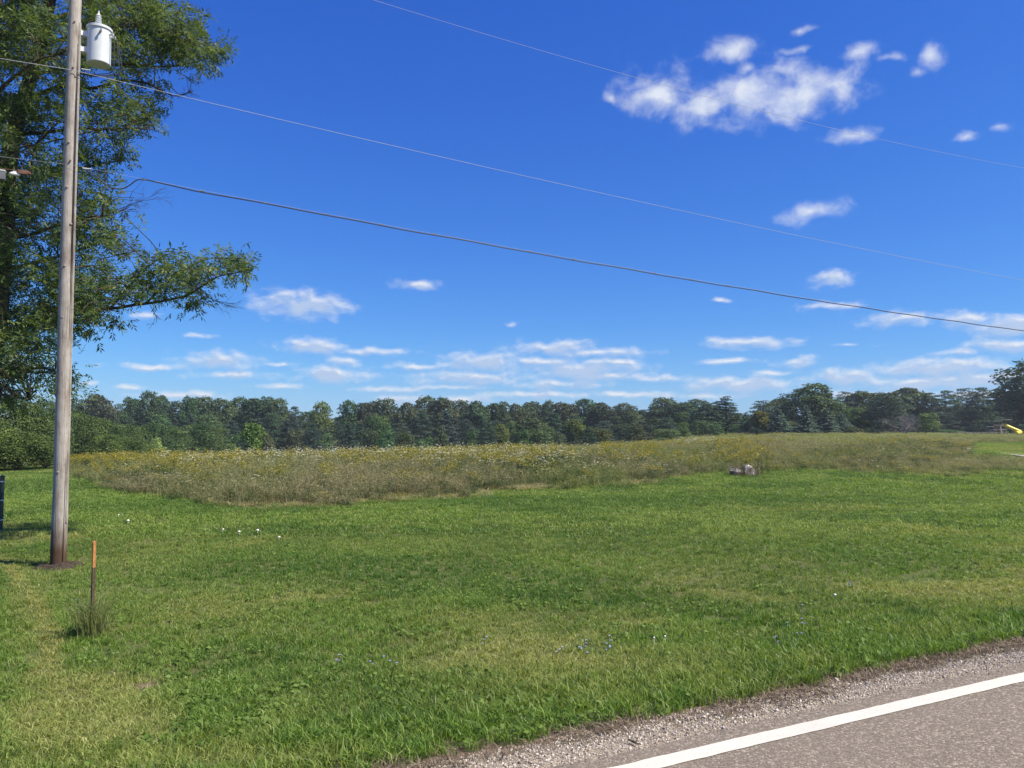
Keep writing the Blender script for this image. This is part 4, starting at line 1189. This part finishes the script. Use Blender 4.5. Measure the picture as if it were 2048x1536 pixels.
def bare_proto(seed, H=5, W=5.5):
    r = np.random.default_rng(seed); b = MB()
    def grow(p, d, L_, rad, lev):
        q = p + d * L_ ; m_ = (p + q) / 2 + r.normal(size=3) * L_ * .05
        b.tube([p, m_, q], [rad, rad * .8, rad * .6], 4 if lev < 2 else 3, cap=False)
        if lev >= 5: return
        for k in range(3 if lev < 4 else 4):
            nd = d * .75 + r.normal(size=3) * .55; nd[2] += .12; nd /= np.linalg.norm(nd)
            grow(p + (q - p) * (.55 + .45 * r.random()), nd, L_ * (.62 + .2 * r.random()), rad * .56, lev + 1)
    for k in range(5):
        t = 1.2566 * k + r.random(); d = np.array([math.cos(t) * .75, math.sin(t) * .75, 1.0]); d /= np.linalg.norm(d)
        grow(np.array([0, 0, 0.0]), d, H * .27, .07, 0)
    me = b.mesh('branches'); me.materials.append(M['twig']); return me

DEC = [decid_proto(500 + k, 11, (8, 7, 8.5, 6.6)[k], clear=(.16, .22, .1, .25)[k]) for k in range(4)]
PIN = [pine_proto(520 + k, 10, (7.5, 6, 8)[k], cone=(.5, .7, .42)[k]) for k in range(3)]
SPR = [spruce_proto(540 + k) for k in range(2)]
SHR = [shrub_proto(560 + k) for k in range(3)]
NEAR = [decid_proto(580 + k, 6, 5, 13000, .15, .03) for k in range(2)]

made = {}
def tree(name, proto, base, H, W, color, label, cat, group, seed):
    r = random.Random(seed)
    cr, tk, (ph, pw) = proto
    e = empty(name, tuple(base), label, cat, group, rz=r.random() * 6.28)
    e.scale = (W / pw, W / pw * r.uniform(.9, 1.1), H / ph)
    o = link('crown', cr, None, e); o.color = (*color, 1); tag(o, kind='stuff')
    link('trunk', tk, None, e)
    return e
def jc(c, a, r): return tuple(max(.05, v * (1 + r.uniform(-a, a))) for v in c)
def place(px, top, Y, wpx):
    """base on the ground at depth Y below pixel column px, with the height that reaches 'top'"""
    x_ = (px - CX) / FPX * Y; z_ = float(ground(x_, Y))
    H = at(px, top, Y)[2] - z_
    return np.array([x_, Y, z_]), H, wpx * Y / FPX
rr_ = random.Random(5)
G_SKY = 'broadleaf trees along the far skyline'
SKY = [(135, 800, 52), (196, 790, 50), (243, 806, 34), (266, 795, 30), (300, 786, 48), (326, 792, 34), (362, 804, 44), (382, 793, 26), (408, 796, 44), (440, 798, 46), (478, 797, 52), (518, 794, 58), (556, 800, 46),
       (588, 811, 36), (700, 803, 40), (736, 803, 44), (772, 800, 46), (812, 806, 40), (850, 795, 52), (884, 796, 44), (924, 803, 46), (950, 803, 40), (972, 813, 32), (996, 804, 40), (1032, 810, 40),
       (1062, 804, 48), (1096, 803, 32), (1130, 805, 40), (1172, 800, 52), (1205, 806, 40), (1246, 808, 46), (1290, 818, 44), (1328, 797, 52), (1368, 806, 44), (1398, 800, 50), (1430, 803, 44), (1524, 800, 50), (1562, 797, 50),
       (1690, 782, 44), (1722, 783, 48), (1765, 787, 60), (1812, 776, 64), (1858, 784, 52), (1895, 779, 50), (1930, 775, 52), (1962, 773, 50), (1996, 776, 54), (2030, 780, 60)]
k = 0; REG = []
for (px_, tp, w_) in SKY:
    Y = rr_.uniform(172, 205)
    base, H, W = place(px_, tp, Y, w_ * 1.45)
    if px_ in (243, 588, 972, 1290, 1430, 1524, 1690, 1858, 1895, 1930, 1962, 1996):
        t_ = tree('conifer_tree', PIN[(2, 0)[k % 2]], base, H, W * 1.15, jc((1.05, 1.12, 1.0), .14, rr_), 'dark pointed tree on the far skyline', 'tree', 'pointed trees on the far skyline', 700 + k); kd = 'point'
    else:
        t_ = tree('broadleaf_tree', DEC[k % 4], base, H, W, jc((.92, 1.0, .95), .16, rr_), 'dark green broadleaf tree with rounded crown on the far skyline', 'tree', G_SKY, 700 + k); kd = 'sky'
    k += 1
    REG.append((t_, px_, tp, w_, kd))
# closing row behind, so that no bare ground shows under the crowns
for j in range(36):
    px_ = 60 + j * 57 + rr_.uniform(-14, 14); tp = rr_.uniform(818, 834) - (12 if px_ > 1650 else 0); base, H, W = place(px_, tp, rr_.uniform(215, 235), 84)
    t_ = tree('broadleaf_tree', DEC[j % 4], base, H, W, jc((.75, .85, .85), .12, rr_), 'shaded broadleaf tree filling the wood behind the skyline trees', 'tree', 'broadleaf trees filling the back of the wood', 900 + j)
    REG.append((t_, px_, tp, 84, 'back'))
# middle row: pines and cedars with younger broadleaf trees between them
for j in range(40):
    px_ = 330 + j * 43.5 + rr_.uniform(-12, 12)
    if 1575 < px_ < 1680: continue
    tp = rr_.uniform(822, 852) - (14 if px_ > 1560 else 0)
    Y = rr_.uniform(142, 165) + (20 if px_ > 1850 else 0)
    if rr_.random() < .58:
        w_ = rr_.uniform(62, 92); base, H, W = place(px_, tp, Y, w_)
        t_ = tree('pine_tree', PIN[j % 3], base, H, W, jc((.95, 1.0, 1.05), .14, rr_), 'dark bluish green pine in the middle row of the wood', 'pine tree', 'pines in the middle row of the wood', 1000 + j)
        REG.append((t_, px_, tp, w_, 'pine'))
    else:
        w_ = rr_.uniform(50, 72); base, H, W = place(px_, tp + 4, Y, w_)
        t_ = tree('young_broadleaf_tree', DEC[j % 4], base, H, W, jc((1.12, 1.12, 1.0), .15, rr_), 'mid green young broadleaf tree between the pines', 'tree', 'young broadleaf trees between the pines', 1000 + j)
        REG.append((t_, px_, tp, w_, 'young'))
# front row of shrubs and low conifers along the meadow
for j in range(44):
    px_ = 345 + j * 39 + rr_.uniform(-12, 12)
    if 1540 < px_ < 1700 or 1770 < px_ < 1850: continue
    Y = rr_.uniform(112, 132) + (42 if px_ > 1850 else 0)
    tp = rr_.uniform(850, 876) - (10 if px_ > 1250 else 0)
    if rr_.random() < .3:
        w_ = rr_.uniform(48, 66); base, H, W = place(px_, tp - 8, Y, w_)
        t_ = tree('low_conifer', PIN[(j + 1) % 3], base, H, W, jc((.85, .95, 1.0), .14, rr_), 'low dark conifer at the meadow edge of the wood', 'conifer', 'low conifers along the wood edge', 1100 + j)
        REG.append((t_, px_, tp, w_, 'conifer'))
    else:
        w_ = rr_.uniform(44, 70); base, H, W = place(px_, tp, Y, w_)
        t_ = tree('shrub', SHR[j % 3], base, H, W, jc((1.15, 1.2, 1.05), .22, rr_), 'rounded green shrub along the meadow edge of the wood', 'shrub', 'shrubs along the wood edge', 1100 + j)
        REG.append((t_, px_, tp, w_, 'shrub'))

# undergrowth closing the foot of the wood behind the spruces
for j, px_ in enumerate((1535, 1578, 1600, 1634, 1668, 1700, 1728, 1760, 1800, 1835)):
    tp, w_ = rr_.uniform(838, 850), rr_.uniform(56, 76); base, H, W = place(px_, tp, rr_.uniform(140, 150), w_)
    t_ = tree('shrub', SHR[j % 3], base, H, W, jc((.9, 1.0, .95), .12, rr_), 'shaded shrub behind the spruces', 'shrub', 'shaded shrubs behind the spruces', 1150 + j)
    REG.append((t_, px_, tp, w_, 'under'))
# trees that stand out
def one(name, proto, px_, tp, Y, wpx, color, label, cat='tree', seed=1):
    base, H, W = place(px_, tp, Y, wpx); return tree(name, proto, base, H, W, color, label, cat, None, seed)
one('broadleaf_tree', DEC[2], 641, 806, 168, 52, (1.9, 1.65, 1.15), 'pale yellow green tree with pointed top among the dark wood', seed=3)
one('broadleaf_tree', DEC[0], 1628, 770, 150, 128, (1.0, 1.05, .9), 'large rounded dark tree rising behind the blue spruces', seed=4)
one('broadleaf_tree', DEC[1], 1150, 838, 125, 40, (1.8, 1.55, .85), 'slim yellow green tree behind a dark bush', seed=5)
one('broadleaf_tree', DEC[3], 1520, 822, 122, 34, (2.1, 1.4, .85), 'young tree turning orange yellow beside a blue spruce', seed=6)
one('broadleaf_tree', DEC[1], 1000, 848, 128, 34, (1.8, 1.45, .85), 'small tree with yellowing leaves inside the pine row', seed=61)
one('pine_tree', PIN[1], 1452, 792, 140, 100, (.95, 1.05, .95), 'tallest dense dark pine beside the blue grey spruce', 'pine tree', 7)
one('pine_tree', PIN[0], 1410, 806, 138, 90, (.9, 1.0, .95), 'dense dark pine standing close beside the tallest pine', 'pine tree', 8)
one('pine_tree', PIN[2], 1775, 785, 140, 100, (.85, .98, 1.02), 'broad dark pine beside the leafless grey tree', 'pine tree', 9)
one('conifer_bush', PIN[1], 1145, 862, 100, 36, (.62, .72, .72), 'small very dark conifer bush at the meadow crest', 'conifer', 10)
BS = (2.3, 2.2, 2.6)
one('blue_spruce', SPR[0], 1612, 806, 120, 58, BS, 'blue spruce with a sharp pointed top and pale tiers', 'spruce', 11)
one('blue_spruce', SPR[1], 1654, 815, 122, 66, BS, 'broad blue spruce between the pointed spruce and a half hidden one', 'spruce', 12)
one('blue_spruce', SPR[0], 1682, 826, 126, 56, (2.5, 2.45, 2.85), 'blue spruce half hidden behind the broad one', 'spruce', 13)
one('blue_spruce', SPR[1], 1556, 815, 120, 66, (2.5, 2.45, 2.85), 'wide low blue spruce beside the orange yellow tree', 'spruce', 14)
one('blue_spruce', SPR[0], 1492, 822, 124, 50, (2.0, 2.1, 2.4), 'blue grey spruce nearest the tall dark pines', 'spruce', 15)
one('shrub', SHR[0], 1850, 825, 125, 60, (1.8, 1.75, 1.3), 'light green leafy bush between the leafless tree and the playground', 'shrub', 16)
one('shrub', SHR[1], 1330, 855, 112, 66, (1.7, 1.65, 1.4), 'pale rounded willow shrub in front of the pines', 'shrub', 17)
one('broadleaf_tree', DEC[0], 2112, 706, 158, 190, (.85, .95, .85), 'big dark tree standing beside the playground', seed=18)
one('broadleaf_tree', DEC[2], 2085, 770, 162, 130, (.85, .95, .85), 'lower dark tree close behind the playground', seed=19)
# bare grey tree
base, H, W = place(1808, 802, 118, 92)
e = empty('bare_tree', tuple(base), 'leafless grey tree with fine twigs beside the dark pine', 'tree'); e.scale = (W / 5.5, W / 5.5, H / 5.0)
o = link('branches', bare_proto(66), None, e); tag(o, kind='stuff')
# young planted tree with a pale trunk guard
base, H, W = place(507, 846, 62, 44)
e = empty('young_maple', tuple(base), 'young bright green tree with pale trunk guard standing in the meadow', 'tree')
cr, tk, (ph, pw) = decid_proto(77, 3.2, 2.0, 1500, .17, .32)
o = link('crown', cr, None, e); o.color = (1.6, 1.75, .95, 1); tag(o, kind='stuff'); o.scale = (W / pw, W / pw, H / ph)
b = MB(); b.tube([(0, 0, 0), (.02, 0, H * .3), (0, .02, H * .8)], [.035, .03, .012], 7); b.build('trunk', M['bark'], e)
b = MB(); b.tube([(0, 0, -.05), (0, 0, 1.05)], .06, 10); b.build('trunk_guard', M['white'], e)
# nearer thicket on the left
for j, (px_, tp, Y, w_, c_) in enumerate(((-60, 790, 46, 150, (1.25, 1.2, .8)), (10, 800, 50, 120, (1.35, 1.3, .8)), (62, 806, 52, 100, (1.3, 1.25, .85)), (100, 800, 60, 100, (1.2, 1.2, .9)), (40, 862, 45, 120, (1.45, 1.35, .8)), (95, 868, 47, 80, (1.2, 1.2, .8)), (-10, 872, 44, 90, (1.5, 1.35, .8)),
                                       (150, 820, 68, 90, (1.15, 1.2, .9)), (185, 832, 66, 80, (1.3, 1.3, .9)), (225, 842, 72, 80, (1.1, 1.2, .95)), (262, 850, 76, 80, (1.25, 1.25, .95)), (305, 846, 84, 90, (1.0, 1.1, .95)), (345, 852, 90, 80, (1.05, 1.15, .95)), (390, 846, 100, 80, (1.0, 1.1, 1.0)), (430, 852, 104, 70, (1.2, 1.25, 1.0)),
                                       (215, 868, 62, 60, (1.4, 1.4, .85)), (270, 872, 64, 56, (1.2, 1.25, .9)))):
    base, H, W = place(px_, tp, Y, w_)
    t_ = tree('thicket_tree', NEAR[j % 2], base, H, W, c_, 'olive green leafy tree in the thicket behind the fence post lawn', 'tree', 'thicket trees behind the lawn', 1200 + j)
    REG.append((t_, px_, tp, w_, 'thicket'))
base, H, W = place(318, 880, 56, 44); tree('shrub', SHR[2], base, H, W, (3.6, 3.2, 2.6), 'small pale leaved shrub in the yellow flowers by the thicket', 'shrub', None, 31)

# labels: single out what stands out between landmarks; the rest of a stretch are look-alikes
MARKS = [(110, 'utility pole'), (507, 'young maple'), (641, 'pale green tree'), (1000, 'yellowing tree'), (1150, 'slim yellow tree'), (1452, 'tallest pine'),
         (1612, 'pointed spruce'), (1808, 'leafless tree'), (2000, 'playground')]
NOUN = {'point': 'dark pointed skyline tree', 'sky': 'dark rounded skyline tree', 'back': 'shaded inner wood tree', 'pine': 'dark bluish pine', 'young': 'mid green young tree', 'conifer': 'low dark conifer',
        'shrub': 'rounded green shrub', 'under': 'shaded shrub', 'thicket': 'olive green thicket tree'}
by = {}
for q in REG:
    k = max([i for i, m_ in enumerate(MARKS) if m_[0] <= q[1]] or [-1])
    where = ('behind the fence post' if k < 0 else 'by the ' + MARKS[-1][1] if k == len(MARKS) - 1 else 'between the %s and the %s' % (MARKS[k][1], MARKS[k + 1][1]))
    by.setdefault((q[4], where), []).append(q)
for (kd, where), L_ in by.items():
    left = list(L_)
    grp = 'middle sized %ss %s' % (NOUN[kd], where) if kd != 'back' else 'middle sized trees deep in the wood ' + where
    if len(L_) == 1:
        left[0][0]['label'] = 'single %s %s' % (NOUN[kd], where); continue
    for word, key in (('tallest', lambda q: q[2]), ('widest', lambda q: -q[3]), ('lowest', lambda q: -q[2]), ('narrowest', lambda q: q[3])):
        if kd == 'back' and word in ('widest', 'narrowest'): continue
        if len(left) < 1: break
        best = min(L_, key=key)
        if best in left: best[0]['label'] = '%s %s %s' % (word, NOUN[kd], where); left.remove(best)
    for q in left:
        q[0]['label'] = 'middle sized %s %s' % (NOUN[kd], where); q[0]['group'] = grp

# ------------------------------------------------------------------ playground
Yp = 140.0
def gp(px_): 
    x_ = (px_ - CX) / FPX * Yp; return x_, float(ground(x_, Yp))
x0, zg = gp(1986)
pl = empty('play_structure', (x0, Yp, zg), 'timber climbing frame with decks and a yellow tube slide', 'playground')
u_ = Yp / FPX
for (dx, dy, h) in ((-16, 0, 15), (-16, 1.6, 15), (0, 0, 25), (0, 1.8, 25), (12, 0, 25), (12, 1.8, 25), (22, 0, 28), (22, 1.8, 28), (34, 0, 28), (34, 1.8, 28)):
    b = MB(); b.box((dx * u_, dy, h * u_ / 2), (.12, .12, h * u_)); b.build('post', M['timber'], pl)
for (xa, xb, z_) in ((0, 12, 8), (12, 34, 9)):
    b = MB(); b.box(((xa + xb) / 2 * u_, .9, z_ * u_), ((xb - xa) * u_ + .2, 1.95, .14)); b.build('deck', M['timbergrey'], pl)
for (xa, xb, z_) in ((-2, 14, 25.5), (20, 36, 28.5)):
    b = MB(); b.box(((xa + xb) / 2 * u_, .9, z_ * u_), ((xb - xa) * u_, 2.2, .10)); b.build('roof_beam', M['timbergrey'], pl)
for k in range(9):
    b = MB(); b.box((1.2 * k * u_ + .1, -.05, 13 * u_), (.05, .04, .8)); b.build('rail_bar', M['timber'], pl)
for (xa, xb, z_) in ((0, 12, 17.5), (12, 22, 17.5), (-16, 0, 14.5)):
    b = MB(); b.box(((xa + xb) / 2 * u_, -.06, z_ * u_), ((xb - xa) * u_, .05, .10)); b.build('rail', M['timbergrey'], pl)
b = MB(); b.tube([(9 * u_, -.9, 0), (13 * u_, -.1, 16 * u_)], .07, 6); b.build('ladder_rail', M['timbergrey'], pl)
pts = np.array([(20 * u_, .6, 19 * u_), (24 * u_, .4, 18 * u_), (34 * u_, 0, 12 * u_), (44 * u_, -.3, 7 * u_), (50 * u_, -.5, 3.5 * u_), (42 * u_, -.9, 2.2 * u_), (35 * u_, -1.3, 2 * u_)])
t_ = np.linspace(0, 6, 40); sm = np.stack([np.interp(t_, np.arange(7), pts[:, i]) for i in range(3)], 1)
for _ in range(3): sm[1:-1] = (sm[:-2] + 2 * sm[1:-1] + sm[2:]) / 4
b = MB(); b.tube(sm, .32, 14); b.build('slide', M['yellow'], pl, smooth=True)
xf, zf = gp(1888); rf = empty('rail_fence', (xf, Yp - 4, zf), 'low pale rail running out from the play structure', 'fence')
b = MB(); b.box((48 * u_, 0, .30), (98 * u_, .08, .10)); b.build('rail', M['timbergrey'], rf)
for k in range(7):
    b = MB(); b.box((k * 16 * u_, .1, .18), (.10, .10, .36)); b.build('post', M['timber'], rf)

# ------------------------------------------------------------------ the big ash tree behind the pole
def ash_tree():
    r = np.random.default_rng(99)
    YT = 17.6
    root = at(-60, 1066, YT); root[2] = float(ground(root[0], root[1]))
    e = empty('ash_tree', tuple(root), 'large leafy ash tree with dead twigs reaching behind the utility pole', 'tree')
    bmb = MB(); dead = MB()
    nodes = []                                   # skeleton points with radius
    def limb(pix, r0, r1, store=True, mb=bmb, sides=8):
        P = np.array([at(a, b_, YT + d) for (a, b_, d) in pix])
        u = np.linspace(0, len(P) - 1, (len(P) - 1) * 4 + 1)
        S = np.stack([np.interp(u, np.arange(len(P)), P[:, i]) for i in range(3)], 1)
        S[1:-1] += r.normal(size=S[1:-1].shape) * min(.05, r0 * .6)
        for _ in range(2): S[1:-1] = (S[:-2] + 2 * S[1:-1] + S[2:]) / 4
        rad = np.linspace(r0, r1, len(S)); mb.tube(S - root, rad, sides)
        if store:
            for p, q in zip(S, rad): nodes.append((p, q))
    limb([(-60, 1090, 0), (-45, 900, 0), (-25, 740, 0), (-5, 600, 0), (6, 470, .1), (18, 330, .2), (46, 197, .3), (88, 90, .4), (108, -60, .4), (130, -260, .3), (140, -420, 0)], .30, .06)
    limb([(-25, 740, 0), (-80, 560, .5), (-120, 330, .8), (-110, 80, 1.0), (-90, -200, .8)], .20, .06)
    limb([(6, 470, .1), (-40, 340, -.8), (-20, 200, -1.2), (0, 40, -1.2), (20, -180, -1)], .14, .05)
    L = [([(-12, 700, 0), (60, 642, -.3), (150, 622, -.6), (220, 618, -.8), (290, 608, -.9), (370, 592, -1.0), (425, 560, -1.1), (462, 547, -1.1), (498, 540, -1.1)], .055, .007),
         ([(290, 608, -.9), (340, 560, -.7), (380, 530, -.6), (430, 515, -.5)], .03, .008), ([(220, 618, -.8), (270, 560, -1), (310, 520, -1.2), (345, 505, -1.2)], .028, .008),
         ([(2, 540, 0), (80, 525, .6), (150, 502, .9), (230, 475, 1.0)], .06, .012), ([(8, 480, 0), (80, 462, -.6), (150, 436, -.9), (205, 432, -1.1)], .05, .012),
         ([(16, 380, .2), (90, 352, .7), (150, 335, 1.1), (240, 322, 1.3)], .055, .012), ([(30, 270, .2), (110, 262, -.5), (200, 256, -.9), (310, 258, -1.1)], .05, .010),
         ([(46, 200, .3), (120, 172, .3), (190, 178, .2), (250, 160, .1), (300, 168, 0), (345, 192, 0)], .05, .016), ([(66, 150, .3), (150, 135, .8), (250, 128, 1.0), (350, 136, 1.0), (430, 112, 1.0)], .05, .010),
         ([(90, 90, .4), (180, 60, 0), (270, 50, -.3), (380, 82, -.4)], .045, .010), ([(100, 40, .4), (170, 10, .9), (240, -20, 1.2), (310, -60, 1.3)], .05, .012), ([(108, -60, .4), (190, -100, 0), (260, -140, 0)], .05, .012),
         ([(-25, 750, 0), (40, 742, -.5), (95, 735, -.8), (150, 765, -.9)], .05, .010), ([(-20, 720, 0), (40, 690, .8), (90, 660, 1.3)], .05, .012), ([(-30, 760, 0), (0, 790, -1.2), (60, 800, -1.8)], .04, .010),
         ([(-80, 560, .5), (-160, 500, 0), (-260, 470, -.5)], .07, .02), ([(-120, 330, .8), (-210, 250, .3), (-300, 220, 0)], .07, .02), ([(-110, 80, 1), (-200, 0, .5), (-280, -40, 0)], .06, .02), ([(-40, 340, -.8), (20, 300, -1.8), (70, 290, -2.4)], .05, .012), ([(-20, 200, -1.2), (50, 130, -2.0), (110, 110, -2.4)], .05, .012)]
    for pix, r0, r1 in L: limb(pix, r0, r1, sides=6)
    clumps = [(330, 50, 70, 60, 1), (405, 108, 52, 34, .9), (250, 30, 100, 60, 1), (130, 30, 120, 60, .85), (30, 50, 80, 90, .8), (250, 110, 100, 50, 1), (60, 150, 90, 70, .75), (190, 205, 75, 42, .9), (285, 235, 48, 34, .95), (300, 175, 40, 24, .5), (60, 250, 90, 60, .8),
              (225, 285, 48, 34, .9), (180, 330, 66, 46, .9), (40, 350, 90, 70, .75), (90, 430, 100, 56, .85), (195, 425, 50, 46, .9), (40, 510, 80, 70, .85), (170, 495, 74, 56, .95), (235, 490, 30, 34, .5), (60, 590, 90, 56, .9), (190, 590, 90, 46, 1), (340, 545, 52, 40, 1), (290, 575, 55, 30, 1), (405, 545, 50, 36, .85),
              (385, 600, 40, 14, .5), (455, 520, 26, 20, .6), (484, 512, 18, 18, .7), (490, 542, 20, 10, .4), (60, 660, 66, 40, .85), (25, 760, 56, 40, .9), (115, 755, 42, 26, .8), (150, 780, 18, 22, .6), (0, 690, 60, 70, .8), (190, 640, 45, 22, .9), (120, 640, 60, 40, .8), (350, 100, 60, 40, .9), (5, 805, 60, 30, .7),
              (-80, 60, 90, 110, .7), (-90, 260, 90, 110, .7), (-110, 450, 90, 100, .7), (-100, 640, 90, 90, .7), (-220, 150, 100, 140, .6), (-230, 400, 110, 130, .6), (100, -100, 130, 80, .7), (250, -90, 90, 60, .7), (-60, -120, 120, 90, .6), (80, -260, 160, 110, .5), (-200, -80, 100, 100, .5)]
    SP, SD = [], []                                # sprig bases and directions
    base_nodes = np.array([p for p, q in nodes]); 
    for (cx, cy, rx, ry, dens) in clumps:
        nt = max(4, int(rx * ry / (104 if cx < 200 else 118) * dens))
        loc_nodes = base_nodes
        dz = r.normal() * .5
        for k in range(nt):
            a = r.random() * 6.283; q = math.sqrt(r.random())
            tx, ty = cx + rx * q * math.cos(a), cy + ry * q * math.sin(a)
            dep = r.normal() * (.55 if cx > 260 else 1.25) + (dz - .8 if cx > 260 and cy > 450 else dz)
            tip = at(tx, ty, YT + dep)
            dd = np.linalg.norm(loc_nodes - tip, axis=1) + .35 * np.maximum(0, loc_nodes[:, 2] - tip[2])
            p = loc_nodes[np.argmin(dd)]
            Ln = np.linalg.norm(tip - p)
            m1 = p + (tip - p) * .4 + r.normal(size=3) * .06 * Ln + [0, 0, .06 * Ln]; m2 = p + (tip - p) * .75 + r.normal(size=3) * .05 * Ln + [0, 0, .05 * Ln]
            r0 = .006 + .006 * min(2, Ln)
            bmb.tube(np.array([p, m1, m2, tip]) - root, [r0, r0 * .75, r0 * .5, .003], 4, cap=False)
            ns = int(11 + 8 * r.random())
            f = .58 + .5 * r.random(ns)
            for ff in f:
                b0 = p + (tip - p) * min(1, ff) + r.normal(size=3) * [.16, .16, .11]
                d = (tip - p) / (Ln + 1e-6) * .5 + r.normal(size=3) * .75 + [0, 0, -.05]; d /= np.linalg.norm(d)
                SP.append(b0); SD.append(d)
    SP, SD = np.array(SP), np.array(SD); n = len(SP)
    # compound leaves: seven leaflets along a short stalk
    side = np.cross(SD, r.normal(size=(n, 3)) * .35 + [0, 0, 1]); side /= np.linalg.norm(side, axis=1)[:, None] + 1e-6
    nrm = np.cross(side, SD)
    tone = np.clip(r.normal(.42, .18, n) + .25 * (vnoise(SP[:, 0], SP[:, 2], 1.3) - .5), 0, 1)
    Vs, As = [], []
    for (along, sgn) in ((.28, 1), (.28, -1), (.55, 1), (.55, -1), (.82, 1), (.82, -1), (1.0, 0)):
        ln = (.115 if sgn else .125) * (.75 + .5 * r.random(n)); wd = ln * .27
        b0 = SP + SD * (.20 * along)
        d = SD * (.55 if sgn else 1) + side * sgn * .85 + np.c_[np.zeros((n, 2)), -.28 - .2 * r.random(n)] + r.normal(size=(n, 3)) * .18
        d /= np.linalg.norm(d, axis=1)[:, None]
        w = np.cross(d, nrm + r.normal(size=(n, 3)) * .3); w /= np.linalg.norm(w, axis=1)[:, None] + 1e-6
        mid = b0 + d * (ln * .45)[:, None]
        q = np.stack([b0, mid + w * wd[:, None] * .5, b0 + d * ln[:, None], mid - w * wd[:, None] * .5], 1)
        Vs.append(q); As.append(np.repeat(np.clip(tone + r.normal(0, .10, n), 0, 1), 4))
    V = np.concatenate([q.reshape(-1, 3) for q in Vs]) - root; A = np.concatenate(As)
    me = mesh_np('crown', V, np.arange(len(V)).reshape(-1, 4), {'v': A}); tag(link('crown', me, M['leaf_ash'], e), kind='stuff')
    # dead twigs
    def twig(p, d, L_, rad, lev):
        q = p + d * L_; m_ = (p + q) / 2 + r.normal(size=3) * L_ * .07
        dead.tube(np.array([p, m_, q]) - root, [rad, rad * .8, rad * .55], 4, cap=False)
        if lev >= 3: return
        for k in range(3):
            nd = d + r.normal(size=3) * [.5, .3, .42]; nd /= np.linalg.norm(nd); twig(p + (q - p) * (.35 + .65 * r.random()), nd, L_ * (.55 + .2 * r.random()), rad * .58, lev + 1)
    for (a, b_, c_, d_, dep, rad) in ((205, 432, 252, 418, -1.1, .012), (215, 405, 268, 395, -1.0, .010), (235, 420, 285, 400, -1.0, .009), (195, 520, 250, 505, -1.0, .012), (205, 505, 250, 495, -.9, .010), (400, 590, 440, 604, -1, .008), (415, 604, 448, 606, -1.0, .008),
                                      (300, 610, 312, 632, -.9, .008), (345, 192, 372, 188, 0, .014), (350, 140, 380, 160, .6, .010), (330, 160, 350, 180, .3, .008), (300, 500, 285, 545, -.6, .006)):
        p, q = at(a, b_, YT + dep), at(c_, d_, YT + dep); L_ = np.linalg.norm(q - p); twig(p, (q - p) / L_, L_, rad, 0)
    o = bmb.build('trunk', M['bark'], e, smooth=True)
    tag(dead.build('dead_twigs', M['bark'], e), kind='stuff')
    print('ash sprigs', n)
ash_tree()
print('objects', len(bpy.data.objects))

# ------------------------------------------------------------------ summer haze in the air
def make_haze(density):
    b = MB(); b.box((0, 400, 14), (1400, 1000, 44))
    o = b.build('haze', None); m = bpy.data.materials.new('haze_air'); m.use_nodes = True
    nt = m.node_tree; nt.nodes.clear()
    v = nt.nodes.new('ShaderNodeVolumePrincipled'); v.inputs['Color'].default_value = (.80, .90, 1.0, 1); v.inputs['Density'].default_value = density
    v.inputs['Anisotropy'].default_value = .2
    out = nt.nodes.new('ShaderNodeOutputMaterial'); nt.links.new(v.outputs[0], out.inputs['Volume'])
    o.data.materials.append(m); tag(o, 'thin summer haze lying over field and wood', 'haze', None, 'stuff')
make_haze(.0003)
